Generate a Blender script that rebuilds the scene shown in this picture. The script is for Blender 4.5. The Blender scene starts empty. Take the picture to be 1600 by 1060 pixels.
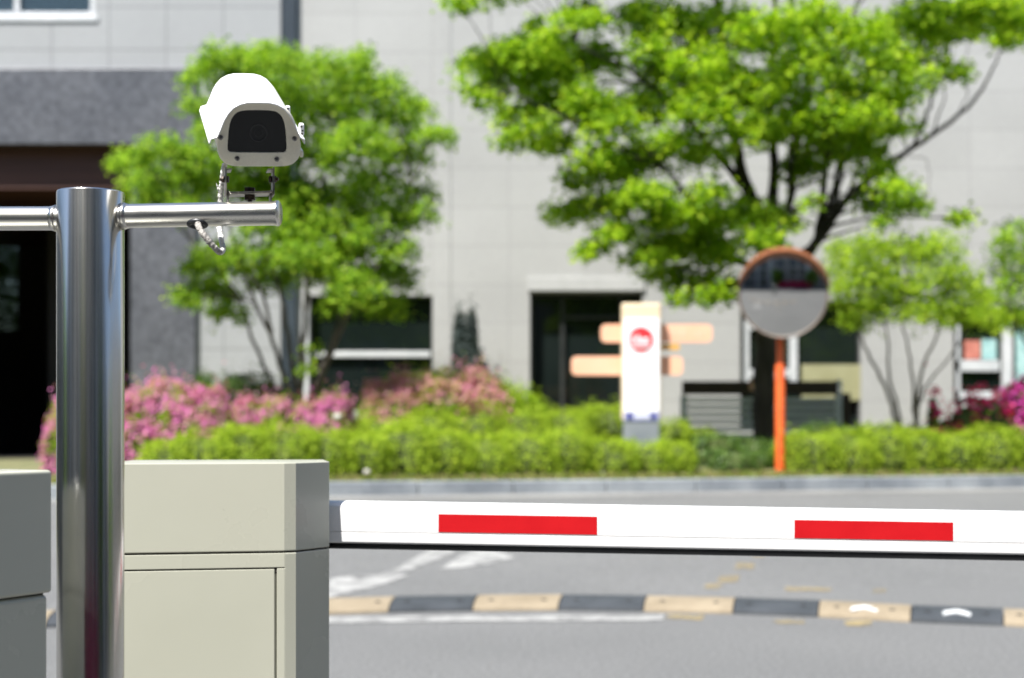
import bpy, bmesh, math, random
import numpy as np
from mathutils import Vector, Matrix

scene = bpy.context.scene
COL = scene.collection
rng = np.random.default_rng(7)
random.seed(7)

# ------------------------------------------------------------------ camera, sky, sun, exposure
HC = 1.13            # camera height above the near road
FPX = 2400.0         # focal length in pixels of the 1600 px wide photograph
HORIZON = 660.0
cam_d = bpy.data.cameras.new("camera")
cam = bpy.data.objects.new("camera", cam_d)
COL.objects.link(cam)
cam.location = (0, 0, HC)
cam.rotation_euler = (math.radians(90), 0, 0)
cam_d.sensor_width = 36.0
cam_d.lens = FPX / 1600 * 36
cam_d.shift_y = (HORIZON - 530.0) / 1600
cam_d.clip_start = 0.05
cam_d.clip_end = 2000
cam_d.dof.use_dof = True
cam_d.dof.focus_distance = 2.9
cam_d.dof.aperture_fstop = 3.2
cam_d.dof.aperture_blades = 0
scene.camera = cam

SUN_AZ, SUN_EL = math.radians(36), math.radians(58)     # azimuth to the left of straight behind the camera
SUN_DIR = Vector((-math.sin(SUN_AZ) * math.cos(SUN_EL), -math.cos(SUN_AZ) * math.cos(SUN_EL), math.sin(SUN_EL)))
world = bpy.data.worlds.new("World")
scene.world = world
world.use_nodes = True
wn = world.node_tree.nodes
wn.clear()
sky = wn.new("ShaderNodeTexSky")
sky.sky_type = 'NISHITA'
sky.sun_disc = False
sky.sun_elevation = SUN_EL
sky.sun_rotation = math.atan2(SUN_DIR.x, SUN_DIR.y)
sky.air_density = 1.0
sky.dust_density = 1.2
bg = wn.new("ShaderNodeBackground")
bg.inputs[1].default_value = 0.105
wo = wn.new("ShaderNodeOutputWorld")
world.node_tree.links.new(sky.outputs[0], bg.inputs[0])
world.node_tree.links.new(bg.outputs[0], wo.inputs[0])
sun_d = bpy.data.lights.new("sun", 'SUN')
sun_d.energy = 5.0
sun_d.angle = math.radians(0.5)
sun_d.color = (1.0, 0.97, 0.92)
sun = bpy.data.objects.new("sun", sun_d)
COL.objects.link(sun)
sun.rotation_euler = (-SUN_DIR).to_track_quat('-Z', 'Y').to_euler()
sun.location = SUN_DIR * 60
scene.view_settings.view_transform = 'Standard'
scene.view_settings.look = 'None'
scene.view_settings.gamma = 1.0
scene.view_settings.exposure = 1.05
scene.render.engine = 'CYCLES'
scene.cycles.use_denoising = True
scene.cycles.max_bounces = 8
scene.cycles.transparent_max_bounces = 8
scene.cycles.sample_clamp_indirect = 6.0

# ------------------------------------------------------------------ terrain and picture helpers
KS = 0.2554                          # how the far kerb recedes to the right
T0, TK = 9.8, 16.33                  # where the road starts to climb, where the kerb stands
KZ = 0.364


def tt(x, y):
    return y - KS * x


def gz(x, y):
    t = tt(x, y)
    if t < T0:
        return 0.0
    if t < TK:
        return KZ * (t - T0) / (TK - T0)
    if t < TK + 0.16:
        return KZ + 0.146
    b0 = KZ + 0.125
    top = 0.50 + 0.36 * max(0.0, min(1.0, (x + 6.5) / 2.5))     # level in front of the entrance, banked elsewhere
    return b0 + (top - b0) * min(1.0, (t - TK - 0.16) / 4.6)


def P(px, py, d):
    """world point seen at photograph pixel px, py at distance d"""
    return Vector(((px - 800) / FPX * d, d, HC + (HORIZON - py) / FPX * d))


def G(px, py):
    """ground point under a pixel"""
    lo, hi = 1.0, 60.0
    for _ in range(50):
        m = (lo + hi) / 2
        p = P(px, py, m)
        if p.z > gz(p.x, p.y):
            lo = m
        else:
            hi = m
    p = P(px, py, lo)
    return Vector((p.x, p.y, gz(p.x, p.y)))


# ------------------------------------------------------------------ object helpers
def wloc(o):
    v = Vector((0, 0, 0))
    while o is not None:
        v += Vector(o.location)
        o = o.parent
    return v


def tag(o, label=None, cat=None, group=None, kind=None):
    if label:
        o["label"] = label
    if cat:
        o["category"] = cat
    if group:
        o["group"] = group
    if kind:
        o["kind"] = kind
    return o


def thing(name, label, cat, loc, group=None):
    o = bpy.data.objects.new(name, None)
    o.location = loc
    o.empty_display_size = 0.1
    COL.objects.link(o)
    return tag(o, label, cat, group)


class MB:
    """collects shapes in world coordinates and links them as ONE mesh object"""
    def __init__(self):
        self.v, self.f = [], []

    def add(self, vs, fs):
        n = len(self.v)
        self.v += [tuple(p) for p in vs]
        self.f += [tuple(i + n for i in f) for f in fs]
        return self

    def box(self, x0, x1, y0, y1, z0, z1):
        return self.add([(x0, y0, z0), (x1, y0, z0), (x1, y1, z0), (x0, y1, z0), (x0, y0, z1), (x1, y0, z1), (x1, y1, z1), (x0, y1, z1)],
                        [(0, 3, 2, 1), (4, 5, 6, 7), (0, 1, 5, 4), (1, 2, 6, 5), (2, 3, 7, 6), (3, 0, 4, 7)])

    def obox(self, c, ax, ay, az, sx, sy, sz):
        """oriented box: centre, three unit axes, full sizes"""
        c = Vector(c)
        vs = []
        for k in (-.5, .5):
            for i, j in ((-.5, -.5), (.5, -.5), (.5, .5), (-.5, .5)):
                vs.append(c + Vector(ax) * sx * i + Vector(ay) * sy * j + Vector(az) * sz * k)
        return self.add(vs, [(0, 3, 2, 1), (4, 5, 6, 7), (0, 1, 5, 4), (1, 2, 6, 5), (2, 3, 7, 6), (3, 0, 4, 7)])

    def prism(self, pts, z0, z1):
        """counter-clockwise footprint pulled up from z0 to z1"""
        n = len(pts)
        vs = [(p[0], p[1], z0) for p in pts] + [(p[0], p[1], z1) for p in pts]
        fs = [tuple(reversed(range(n))), tuple(range(n, 2 * n))]
        fs += [(i, (i + 1) % n, n + (i + 1) % n, n + i) for i in range(n)]
        return self.add(vs, fs)

    def loft(self, rings, cap0=True, cap1=True):
        n = len(rings[0])
        vs = [p for r in rings for p in r]
        fs = []
        for k in range(len(rings) - 1):
            for i in range(n):
                j = (i + 1) % n
                fs.append((k * n + i, k * n + j, (k + 1) * n + j, (k + 1) * n + i))
        if cap0:
            fs.append(tuple(reversed(range(n))))
        if cap1:
            fs.append(tuple(range((len(rings) - 1) * n, len(rings) * n)))
        return self.add(vs, fs)

    def tube(self, pts, rad, n=10, cap=True):
        pts = [Vector(p) for p in pts]
        if not hasattr(rad, '__len__'):
            rad = [rad] * len(pts)
        rings = []
        prev = None
        for i, p in enumerate(pts):
            d = (pts[min(i + 1, len(pts) - 1)] - pts[max(i - 1, 0)]).normalized()
            if prev is None:
                a = Vector((0, 0, 1)) if abs(d.z) < 0.9 else Vector((1, 0, 0))
                u = d.cross(a).normalized()
            else:
                u = (prev - d * prev.dot(d)).normalized()
            prev = u
            w = d.cross(u)
            rings.append([p + (u * math.cos(2 * math.pi * k / n) + w * math.sin(2 * math.pi * k / n)) * rad[i] for k in range(n)])
        return self.loft(rings, cap, cap)

    def disc(self, c, axis, r, h, n=20, r2=None):
        c, axis = Vector(c), Vector(axis).normalized()
        return self.tube([c, c + axis * h], [r, r if r2 is None else r2], n)

    def build(self, name, mat, parent=None, smooth=False, bevel=0.0, seg=2, angle=40):
        off = wloc(parent) if parent is not None else Vector((0, 0, 0))
        me = bpy.data.meshes.new(name)
        me.from_pydata([(p[0] - off.x, p[1] - off.y, p[2] - off.z) for p in self.v], [], self.f)
        me.validate()
        bm = bmesh.new()
        bm.from_mesh(me)
        bmesh.ops.recalc_face_normals(bm, faces=bm.faces)
        bm.to_mesh(me)
        bm.free()
        me.materials.append(mat)
        o = bpy.data.objects.new(name, me)
        COL.objects.link(o)
        if parent is not None:
            o.parent = parent
        if smooth:
            me.polygons.foreach_set("use_smooth", [True] * len(me.polygons))
            if bevel == 0.0 and angle < 180:
                try:
                    me.set_sharp_from_angle(angle=math.radians(angle))
                except Exception:
                    pass
        if bevel > 0:
            b = o.modifiers.new("bevel", 'BEVEL')
            b.width = bevel
            b.segments = seg
            b.limit_method = 'ANGLE'
            b.angle_limit = math.radians(30)
            b.harden_normals = False
        return o


def leaf_mesh(name, pos, nor, size, aspect, mat, parent=None, fold=0.0):
    """many separate leaf faces (rhombi) at pos facing nor"""
    n = len(pos)
    nor = nor / np.maximum(np.linalg.norm(nor, axis=1, keepdims=True), 1e-6)
    r = rng.normal(size=(n, 3))
    u = np.cross(nor, r)
    u /= np.maximum(np.linalg.norm(u, axis=1, keepdims=True), 1e-6)
    w = np.cross(nor, u)
    s = np.asarray(size).reshape(-1, 1) * np.ones((n, 1))
    a = s * 0.5
    b = s * 0.5 * aspect
    v = np.empty((n, 6, 3))
    v[:, 0] = pos - u * a
    v[:, 1] = pos - u * a * .35 + w * b
    v[:, 2] = pos + u * a * .35 + w * b * .9
    v[:, 3] = pos + u * a
    v[:, 4] = pos + u * a * .35 - w * b * .9
    v[:, 5] = pos - u * a * .35 - w * b
    off = wloc(parent) if parent is not None else Vector((0, 0, 0))
    v -= np.array(off)
    me = bpy.data.meshes.new(name)
    me.vertices.add(n * 6)
    me.vertices.foreach_set("co", v.reshape(-1))
    me.loops.add(n * 6)
    me.loops.foreach_set("vertex_index", np.arange(n * 6, dtype=np.int32))
    me.polygons.add(n)
    me.polygons.foreach_set("loop_start", np.arange(0, n * 6, 6, dtype=np.int32))
    me.polygons.foreach_set("loop_total", np.full(n, 6, dtype=np.int32))
    me.update(calc_edges=True)
    me.validate()
    me.materials.append(mat)
    o = bpy.data.objects.new(name, me)
    COL.objects.link(o)
    if parent is not None:
        o.parent = parent
    return o


# ------------------------------------------------------------------ materials
def newmat(name):
    m = bpy.data.materials.new(name)
    m.use_nodes = True
    nt = m.node_tree
    b = nt.nodes["Principled BSDF"]
    return m, nt, b


def setb(b, col=None, rough=None, metal=None, spec=None, coat=None):
    if col is not None:
        b.inputs["Base Color"].default_value = (*col, 1)
    if rough is not None:
        b.inputs["Roughness"].default_value = rough
    if metal is not None:
        b.inputs["Metallic"].default_value = metal
    if spec is not None:
        b.inputs["Specular IOR Level"].default_value = spec
    if coat is not None:
        b.inputs["Coat Weight"].default_value = coat
        b.inputs["Coat Roughness"].default_value = 0.08


def noise_mat(name, c1, c2, scale=5.0, detail=6.0, rough=0.7, metal=0.0, bump=0.0, bump_scale=None, stretch=None, spec=0.5, coat=None,
              fine=None, lo=0.35, hi=0.65, rough_var=0.0):
    """two-colour noise surface, optional fine speckle and bump, in object coordinates"""
    m, nt, b = newmat(name)
    setb(b, None, rough, metal, spec, coat)
    L = nt.links.new
    tc = nt.nodes.new("ShaderNodeTexCoord")
    src = tc.outputs["Object"]
    if stretch:
        mp = nt.nodes.new("ShaderNodeMapping")
        mp.inputs["Scale"].default_value = stretch
        L(src, mp.inputs[0])
        src = mp.outputs[0]
    no = nt.nodes.new("ShaderNodeTexNoise")
    no.inputs["Scale"].default_value = scale
    no.inputs["Detail"].default_value = detail
    L(src, no.inputs["Vector"])
    ra = nt.nodes.new("ShaderNodeValToRGB")
    ra.color_ramp.elements[0].position = lo
    ra.color_ramp.elements[1].position = hi
    ra.color_ramp.elements[0].color = (*c1, 1)
    ra.color_ramp.elements[1].color = (*c2, 1)
    L(no.outputs["Fac"], ra.inputs[0])
    col = ra.outputs[0]
    if fine:
        fs, amt = fine
        n2 = nt.nodes.new("ShaderNodeTexNoise")
        n2.inputs["Scale"].default_value = fs
        n2.inputs["Detail"].default_value = 2.0
        L(src, n2.inputs["Vector"])
        mr = nt.nodes.new("ShaderNodeMapRange")
        mr.inputs[1].default_value = 0.3
        mr.inputs[2].default_value = 0.7
        mr.inputs[3].default_value = 1 - amt
        mr.inputs[4].default_value = 1 + amt
        L(n2.outputs["Fac"], mr.inputs[0])
        vm = nt.nodes.new("ShaderNodeVectorMath")
        vm.operation = 'SCALE'
        L(col, vm.inputs[0])
        L(mr.outputs[0], vm.inputs["Scale"])
        col = vm.outputs[0]
    L(col, b.inputs["Base Color"])
    if rough_var:
        mr = nt.nodes.new("ShaderNodeMapRange")
        mr.inputs[1].default_value = 0.3
        mr.inputs[2].default_value = 0.7
        mr.inputs[3].default_value = rough - rough_var
        mr.inputs[4].default_value = rough + rough_var
        L(no.outputs["Fac"], mr.inputs[0])
        L(mr.outputs[0], b.inputs["Roughness"])
    if bump:
        n3 = nt.nodes.new("ShaderNodeTexNoise")
        n3.inputs["Scale"].default_value = bump_scale or scale
        n3.inputs["Detail"].default_value = 4.0
        L(src, n3.inputs["Vector"])
        bp = nt.nodes.new("ShaderNodeBump")
        bp.inputs["Strength"].default_value = bump
        bp.inputs["Distance"].default_value = 0.01
        L(n3.outputs["Fac"], bp.inputs["Height"])
        L(bp.outputs[0], b.inputs["Normal"])
    return m


def leaf_mat(name, cols, trans=0.35, rough=0.45, spec=0.35):
    """per-leaf colour from the ramp of cols, with some light coming through"""
    m, nt, b = newmat(name)
    setb(b, None, rough, 0, spec)
    L = nt.links.new
    ge = nt.nodes.new("ShaderNodeNewGeometry")
    ra = nt.nodes.new("ShaderNodeValToRGB")
    el = ra.color_ramp.elements
    el[0].color = (*cols[0], 1)
    el[1].color = (*cols[-1], 1)
    for i, c in enumerate(cols[1:-1]):
        e = el.new((i + 1) / (len(cols) - 1))
        e.color = (*c, 1)
    L(ge.outputs["Random Per Island"], ra.inputs[0])
    L(ra.outputs[0], b.inputs["Base Color"])
    tr = nt.nodes.new("ShaderNodeBsdfTranslucent")
    sc_ = nt.nodes.new("ShaderNodeVectorMath")
    sc_.operation = 'MULTIPLY'
    sc_.inputs[1].default_value = (1.25, 1.35, 0.6)
    L(ra.outputs[0], sc_.inputs[0])
    L(sc_.outputs[0], tr.inputs[0])
    mx = nt.nodes.new("ShaderNodeMixShader")
    mx.inputs[0].default_value = trans
    L(b.outputs[0], mx.inputs[1])
    L(tr.outputs[0], mx.inputs[2])
    L(mx.outputs[0], nt.nodes["Material Output"].inputs[0])
    return m


def stone_mat(name, base, dark, bw, bh, mortar, moff=(0, 0), rough=0.6, speck=0.12, var=0.06, spec=0.4, joint=(0.55, 0.55, 0.55)):
    """stone cladding: rectangular slabs with narrow joints on an x-z wall, speckled"""
    m, nt, b = newmat(name)
    setb(b, None, rough, 0, spec)
    L = nt.links.new
    tc = nt.nodes.new("ShaderNodeTexCoord")
    sp = nt.nodes.new("ShaderNodeSeparateXYZ")
    L(tc.outputs["Object"], sp.inputs[0])
    cb = nt.nodes.new("ShaderNodeCombineXYZ")
    ax = nt.nodes.new("ShaderNodeMath")
    ax.operation = 'ADD'
    ax.inputs[1].default_value = moff[0]
    az = nt.nodes.new("ShaderNodeMath")
    az.operation = 'ADD'
    az.inputs[1].default_value = moff[1]
    L(sp.outputs[0], ax.inputs[0])
    L(sp.outputs[2], az.inputs[0])
    L(ax.outputs[0], cb.inputs[0])
    L(az.outputs[0], cb.inputs[1])
    br = nt.nodes.new("ShaderNodeTexBrick")
    br.offset = 0.0
    br.inputs["Scale"].default_value = 1.0
    br.inputs["Mortar Size"].default_value = mortar
    br.inputs["Mortar Smooth"].default_value = 0.1
    br.inputs["Brick Width"].default_value = bw
    br.inputs["Row Height"].default_value = bh
    br.inputs["Color1"].default_value = (*[c * (1 - var) for c in base], 1)
    br.inputs["Color2"].default_value = (*[min(1, c * (1 + var)) for c in base], 1)
    br.inputs["Mortar"].default_value = (*[c * j for c, j in zip(base, joint)], 1)
    L(cb.outputs[0], br.inputs["Vector"])
    no = nt.nodes.new("ShaderNodeTexNoise")
    no.inputs["Scale"].default_value = 18
    no.inputs["Detail"].default_value = 8
    L(tc.outputs["Object"], no.inputs["Vector"])
    n2 = nt.nodes.new("ShaderNodeTexNoise")
    n2.inputs["Scale"].default_value = 0.6
    n2.inputs["Detail"].default_value = 4
    L(tc.outputs["Object"], n2.inputs["Vector"])
    ad = nt.nodes.new("ShaderNodeMath")
    ad.operation = 'ADD'
    L(no.outputs["Fac"], ad.inputs[0])
    L(n2.outputs["Fac"], ad.inputs[1])
    mr = nt.nodes.new("ShaderNodeMapRange")
    mr.inputs[1].default_value = 0.7
    mr.inputs[2].default_value = 1.3
    mr.inputs[3].default_value = 1 - speck
    mr.inputs[4].default_value = 1 + speck
    L(ad.outputs[0], mr.inputs[0])
    vm = nt.nodes.new("ShaderNodeVectorMath")
    vm.operation = 'SCALE'
    L(br.outputs["Color"], vm.inputs[0])
    L(mr.outputs[0], vm.inputs["Scale"])
    L(vm.outputs[0], b.inputs["Base Color"])
    bp = nt.nodes.new("ShaderNodeBump")
    bp.invert = True
    bp.inputs["Strength"].default_value = 0.4
    bp.inputs["Distance"].default_value = 0.01
    L(br.outputs["Fac"], bp.inputs["Height"])
    L(bp.outputs[0], b.inputs["Normal"])
    return m


def glass_mat(name, tint=(0.9, 0.95, 0.95), trans=0.75):
    m, nt, b = newmat(name)
    nt.nodes.remove(b)
    L = nt.links.new
    tb = nt.nodes.new("ShaderNodeBsdfTransparent")
    tb.inputs[0].default_value = (*[t * trans for t in tint], 1)
    gl = nt.nodes.new("ShaderNodeBsdfGlossy")
    gl.inputs["Roughness"].default_value = 0.03
    fr = nt.nodes.new("ShaderNodeFresnel")
    fr.inputs[0].default_value = 1.5
    mx = nt.nodes.new("ShaderNodeMixShader")
    L(fr.outputs[0], mx.inputs[0])
    L(tb.outputs[0], mx.inputs[1])
    L(gl.outputs[0], mx.inputs[2])
    L(mx.outputs[0], nt.nodes["Material Output"].inputs[0])
    return m


M = {}
M['asphalt'] = noise_mat('asphalt', (.112, .114, .113), (.145, .146, .144), 0.55, 8, .85, bump=.5, bump_scale=160, fine=(42, .28), lo=.2, hi=.8)
M['ground'] = noise_mat('ground', (.10, .10, .09), (.16, .15, .13), .3, 6, .9)


def worn(mat, scale, lo, hi):
    nt = mat.node_tree
    L = nt.links.new
    tc = nt.nodes.new("ShaderNodeTexCoord")
    no = nt.nodes.new("ShaderNodeTexNoise")
    no.inputs["Scale"].default_value = scale
    no.inputs["Detail"].default_value = 10
    no.inputs["Roughness"].default_value = .7
    L(tc.outputs["Object"], no.inputs["Vector"])
    mr = nt.nodes.new("ShaderNodeMapRange")
    mr.inputs[1].default_value = lo
    mr.inputs[2].default_value = hi
    L(no.outputs["Fac"], mr.inputs[0])
    tb = nt.nodes.new("ShaderNodeBsdfTransparent")
    mx = nt.nodes.new("ShaderNodeMixShader")
    L(mr.outputs[0], mx.inputs[0])
    L(tb.outputs[0], mx.inputs[1])
    L(nt.nodes["Principled BSDF"].outputs[0], mx.inputs[2])
    L(mx.outputs[0], nt.nodes["Material Output"].inputs[0])


M['soil'] = noise_mat('soil', (.075, .095, .03), (.19, .17, .085), 3, 8, .95, bump=.6, bump_scale=30)
M['kerb'] = noise_mat('kerb_granite', (.16, .18, .20), (.30, .325, .34), 1.6, 8, .8, fine=(60, .2), bump=.3, bump_scale=80)
M['gutter'] = noise_mat('gutter_concrete', (.16, .16, .155), (.23, .228, .215), 1.0, 8, .85, fine=(50, .15))
M['road_white'] = noise_mat('worn_white_paint', (.15, .15, .148), (.31, .31, .30), 7, 8, .7, fine=(60, .2), lo=.34, hi=.60)
M['road_yellow'] = noise_mat('worn_yellow_paint', (.27, .215, .115), (.36, .28, .13), 5, 8, .7, fine=(60, .2), lo=.40, hi=.72)
worn(M['road_white'], 5, .22, .44)
worn(M['road_yellow'], 5, .36, .68)
M['hump_dark'] = noise_mat('black_rubber', (.026, .031, .036), (.044, .050, .057), 4, 6, .7, fine=(90, .2), bump=.3, bump_scale=120)
M['hump_tan'] = noise_mat('faded_yellow_rubber', (.205, .165, .108), (.262, .214, .146), 4, 6, .75, fine=(60, .12), bump=.3, bump_scale=120)
M['hole'] = noise_mat('bolt_hole', (.02, .02, .02), (.04, .04, .04), 8, 2, .9)
M['chevron'] = noise_mat('reflective_sheet', (.55, .57, .58), (.75, .76, .77), 30, 4, .35)
M['steel'] = None
M['cab'] = noise_mat('cabinet_paint', (.415, .416, .342), (.445, .446, .370), 2.2, 8, .27, spec=.5, rough_var=.05)
M['boom'] = noise_mat('white_boom_paint', (.70, .70, .70), (.76, .76, .76), 3, 6, .28, spec=.5)
M['red'] = noise_mat('red_reflective_tape', (.46, .005, .009), (.50, .007, .011), 14, 3, .35, fine=(500, .06))
M['rubber'] = noise_mat('black_rubber_strip', (.008, .009, .012), (.018, .02, .024), 12, 4, .4)
M['groove'] = noise_mat('dark_gap', (.012, .010, .008), (.025, .02, .016), 12, 4, .8)
M['housing'] = noise_mat('ivory_housing_paint', (.82, .78, .64), (.86, .82, .69), 10, 6, .38, fine=(300, .03))
M['hood'] = noise_mat('white_hood_paint', (.80, .80, .78), (.85, .85, .84), 8, 6, .35)
M['dark_glass'] = noise_mat('tinted_camera_window', (.012, .0135, .015), (.016, .0175, .019), 10, 2, .14, spec=.25)
M['lens'] = noise_mat('lens_glass', (.004, .004, .006), (.008, .008, .010), 10, 2, .05, spec=.7)
M['lens_ring'] = noise_mat('lens_ring', (.013, .0145, .016), (.017, .0185, .020), 30, 2, .5)
M['screw'] = noise_mat('dark_screw_steel', (.16, .16, .16), (.32, .32, .32), 120, 3, .35, metal=.9)
M['bracket'] = noise_mat('galvanised_bracket', (.20, .19, .17), (.36, .34, .31), 60, 6, .38, metal=.85)
M['bolt'] = noise_mat('rusty_bolt', (.018, .014, .011), (.07, .045, .03), 90, 5, .55, metal=.4)
M['cable'] = noise_mat('taped_white_cable', (.50, .49, .46), (.80, .79, .76), 90, 6, .55, bump=.8, bump_scale=180)
M['cable_shade'] = noise_mat('shaded_cable_tape', (.25, .235, .22), (.42, .40, .37), 90, 6, .6, bump=.8, bump_scale=180)  # darker copy of the cable, shade put into its colour
M['wall_right'] = stone_mat('light_granite_cladding', (.350, .349, .338), None, 1.30, .655, .012, (0.05, 0.02), speck=.09, var=.022, joint=(.87, .87, .87))
M['wall_left'] = stone_mat('grey_panel_cladding', (.298, .306, .310), None, .965, .72, .014, (0.03, -0.06), speck=.05, var=.03, joint=(.70, .70, .70))
M['trim'] = noise_mat('pale_stone_trim', (.365, .366, .356), (.405, .405, .395), 4, 6, .6, fine=(40, .05))
M['granite'] = noise_mat('dark_granite', (.082, .086, .098), (.100, .104, .116), 1.2, 8, .35, fine=(9, .30), spec=.5)
M['slate'] = noise_mat('dark_blue_grey_metal', (.026, .036, .046), (.036, .048, .060), 2, 4, .4)
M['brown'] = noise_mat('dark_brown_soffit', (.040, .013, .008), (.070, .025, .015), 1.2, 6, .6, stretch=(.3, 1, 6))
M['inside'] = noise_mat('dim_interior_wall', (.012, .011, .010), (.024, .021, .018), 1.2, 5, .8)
M['frame'] = noise_mat('window_frame_aluminium', (.46, .48, .49), (.56, .57, .58), 4, 4, .45)
M['dframe'] = noise_mat('dark_window_frame', (.020, .022, .022), (.035, .037, .036), 4, 4, .4)
M['pane'] = noise_mat('dark_window_glass', (.006, .010, .009), (.012, .017, .015), .5, 3, .05, spec=.5)
M['pane_clear'] = glass_mat('clear_pane', trans=.42)
M['pane_upper'] = glass_mat('upper_pane', trans=.9)
M['blind'] = noise_mat('pale_blue_blind', (.52, .66, .68), (.62, .74, .75), 3, 3, .6)
M['khaki'] = noise_mat('khaki_panel', (.26, .25, .13), (.31, .30, .17), 3, 4, .6)
M['poster_red'] = noise_mat('faded_red_poster', (.40, .12, .09), (.52, .20, .15), 8, 3, .6)
M['poster_teal'] = noise_mat('pale_teal_poster', (.22, .42, .42), (.42, .60, .58), 6, 3, .6)
M['orange_pole'] = noise_mat('orange_pole_paint', (.62, .095, .018), (.72, .13, .025), 6, 5, .45)
M['orange_hood'] = noise_mat('faded_orange_hood', (.40, .15, .07), (.52, .20, .09), 6, 5, .45)
M['rim'] = noise_mat('dull_mirror_rim', (.10, .075, .060), (.20, .15, .11), 12, 5, .5)
M['pylon_white'] = noise_mat('pylon_white_face', (.82, .82, .84), (.86, .86, .87), 3, 4, .35)
M['pylon_cream'] = noise_mat('pylon_cream_casing', (.70, .55, .36), (.76, .62, .42), 3, 4, .45)
M['pylon_grey'] = noise_mat('pylon_grey_base', (.17, .19, .215), (.22, .24, .26), 4, 5, .6)
M['logo_red'] = noise_mat('logo_red', (.72, .022, .030), (.80, .035, .045), 8, 3, .45)
M['navy'] = noise_mat('navy_lettering', (.02, .02, .17), (.04, .04, .24), 8, 3, .45)
M['pale_blue'] = noise_mat('pale_blue_lettering', (.26, .28, .52), (.36, .38, .60), 8, 3, .45)
M['salmon'] = noise_mat('salmon_sign_board', (.82, .44, .28), (.86, .49, .33), 3, 3, .45)
M['amber'] = noise_mat('amber_sign_board', (.62, .33, .07), (.70, .39, .10), 3, 3, .45)
M['pale_letter'] = noise_mat('pale_sign_marks', (.82, .46, .32), (.86, .50, .36), 6, 3, .45)
M['dark_wood'] = noise_mat('dark_brown_board', (.030, .018, .010), (.060, .036, .020), 3, 6, .6, stretch=(1, 1, 8))
M['slat'] = noise_mat('silver_slats', (.66, .68, .69), (.74, .75, .76), 5, 5, .4)
M['bark'] = noise_mat('dark_bark', (.018, .014, .011), (.052, .042, .034), 9, 8, .9, bump=.8, bump_scale=30, stretch=(1, 1, .25))
M['bark_pale'] = noise_mat('grey_bark', (.065, .056, .044), (.14, .122, .098), 9, 8, .9, bump=.6, bump_scale=30, stretch=(1, 1, .25))
M['twig'] = noise_mat('shrub_twigs', (.045, .065, .014), (.075, .100, .024), 14, 6, .95)
M['stone'] = noise_mat('pale_stone', (.34, .32, .28), (.48, .46, .41), 8, 6, .8, bump=.5, bump_scale=20)
M['leaf_a'] = leaf_mat('maple_leaf_soft', [(.080, .170, .012), (.145, .275, .017), (.245, .395, .024), (.390, .520, .045)], 0.47, .6, .15)
M['leaf_b'] = leaf_mat('maple_leaf_vivid', [(.100, .200, .009), (.185, .325, .012), (.300, .450, .018), (.460, .590, .036)], 0.52, .6, .15)
M['leaf_c'] = leaf_mat('yellow_green_leaf', [(.125, .215, .012), (.205, .325, .016), (.305, .435, .024), (.430, .540, .045)], .48, .6, .15)
M['hedge'] = leaf_mat('hedge_leaf', [(.140, .225, .014), (.225, .330, .020), (.305, .415, .028), (.410, .500, .044)], 0.42, .6, .15)
M['hedge_dark'] = leaf_mat('dark_shrub_leaf', [(.030, .075, .012), (.060, .120, .016), (.100, .170, .022)], .25)
M['pink'] = leaf_mat('pink_blossom', [(.50, .09, .34), (.60, .16, .44), (.62, .26, .44), (.50, .28, .26)], .35, .6, .2)
M['pink_pale'] = leaf_mat('dusty_pink_blossom', [(.52, .16, .28), (.58, .22, .34), (.58, .30, .36), (.42, .30, .12)], .35, .6, .2)
M['magenta'] = leaf_mat('magenta_blossom', [(.56, .03, .34), (.66, .07, .46), (.70, .16, .50)], .35, .6, .2)
M['leaf_shadow'] = leaf_mat('wall_shadow_leaf', [(.040, .056, .054), (.054, .074, .070), (.07, .092, .086)], .2, .6, .2)  # dark tone stands for shade on the wall
M['crimson'] = leaf_mat('crimson_blossom', [(.66, .015, .12), (.76, .04, .22), (.78, .12, .30)], .35, .6, .2)
M['grass'] = leaf_mat('verge_grass', [(.24, .20, .09), (.30, .26, .12), (.14, .20, .03), (.20, .26, .04)], .3)
M['added_wall'] = noise_mat('added_facade', (.19, .182, .165), (.245, .235, .215), .6, 5, .6)
M['far_glass'] = noise_mat('facade_glass', (.012, .018, .024), (.02, .028, .035), 1, 3, .08)


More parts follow.
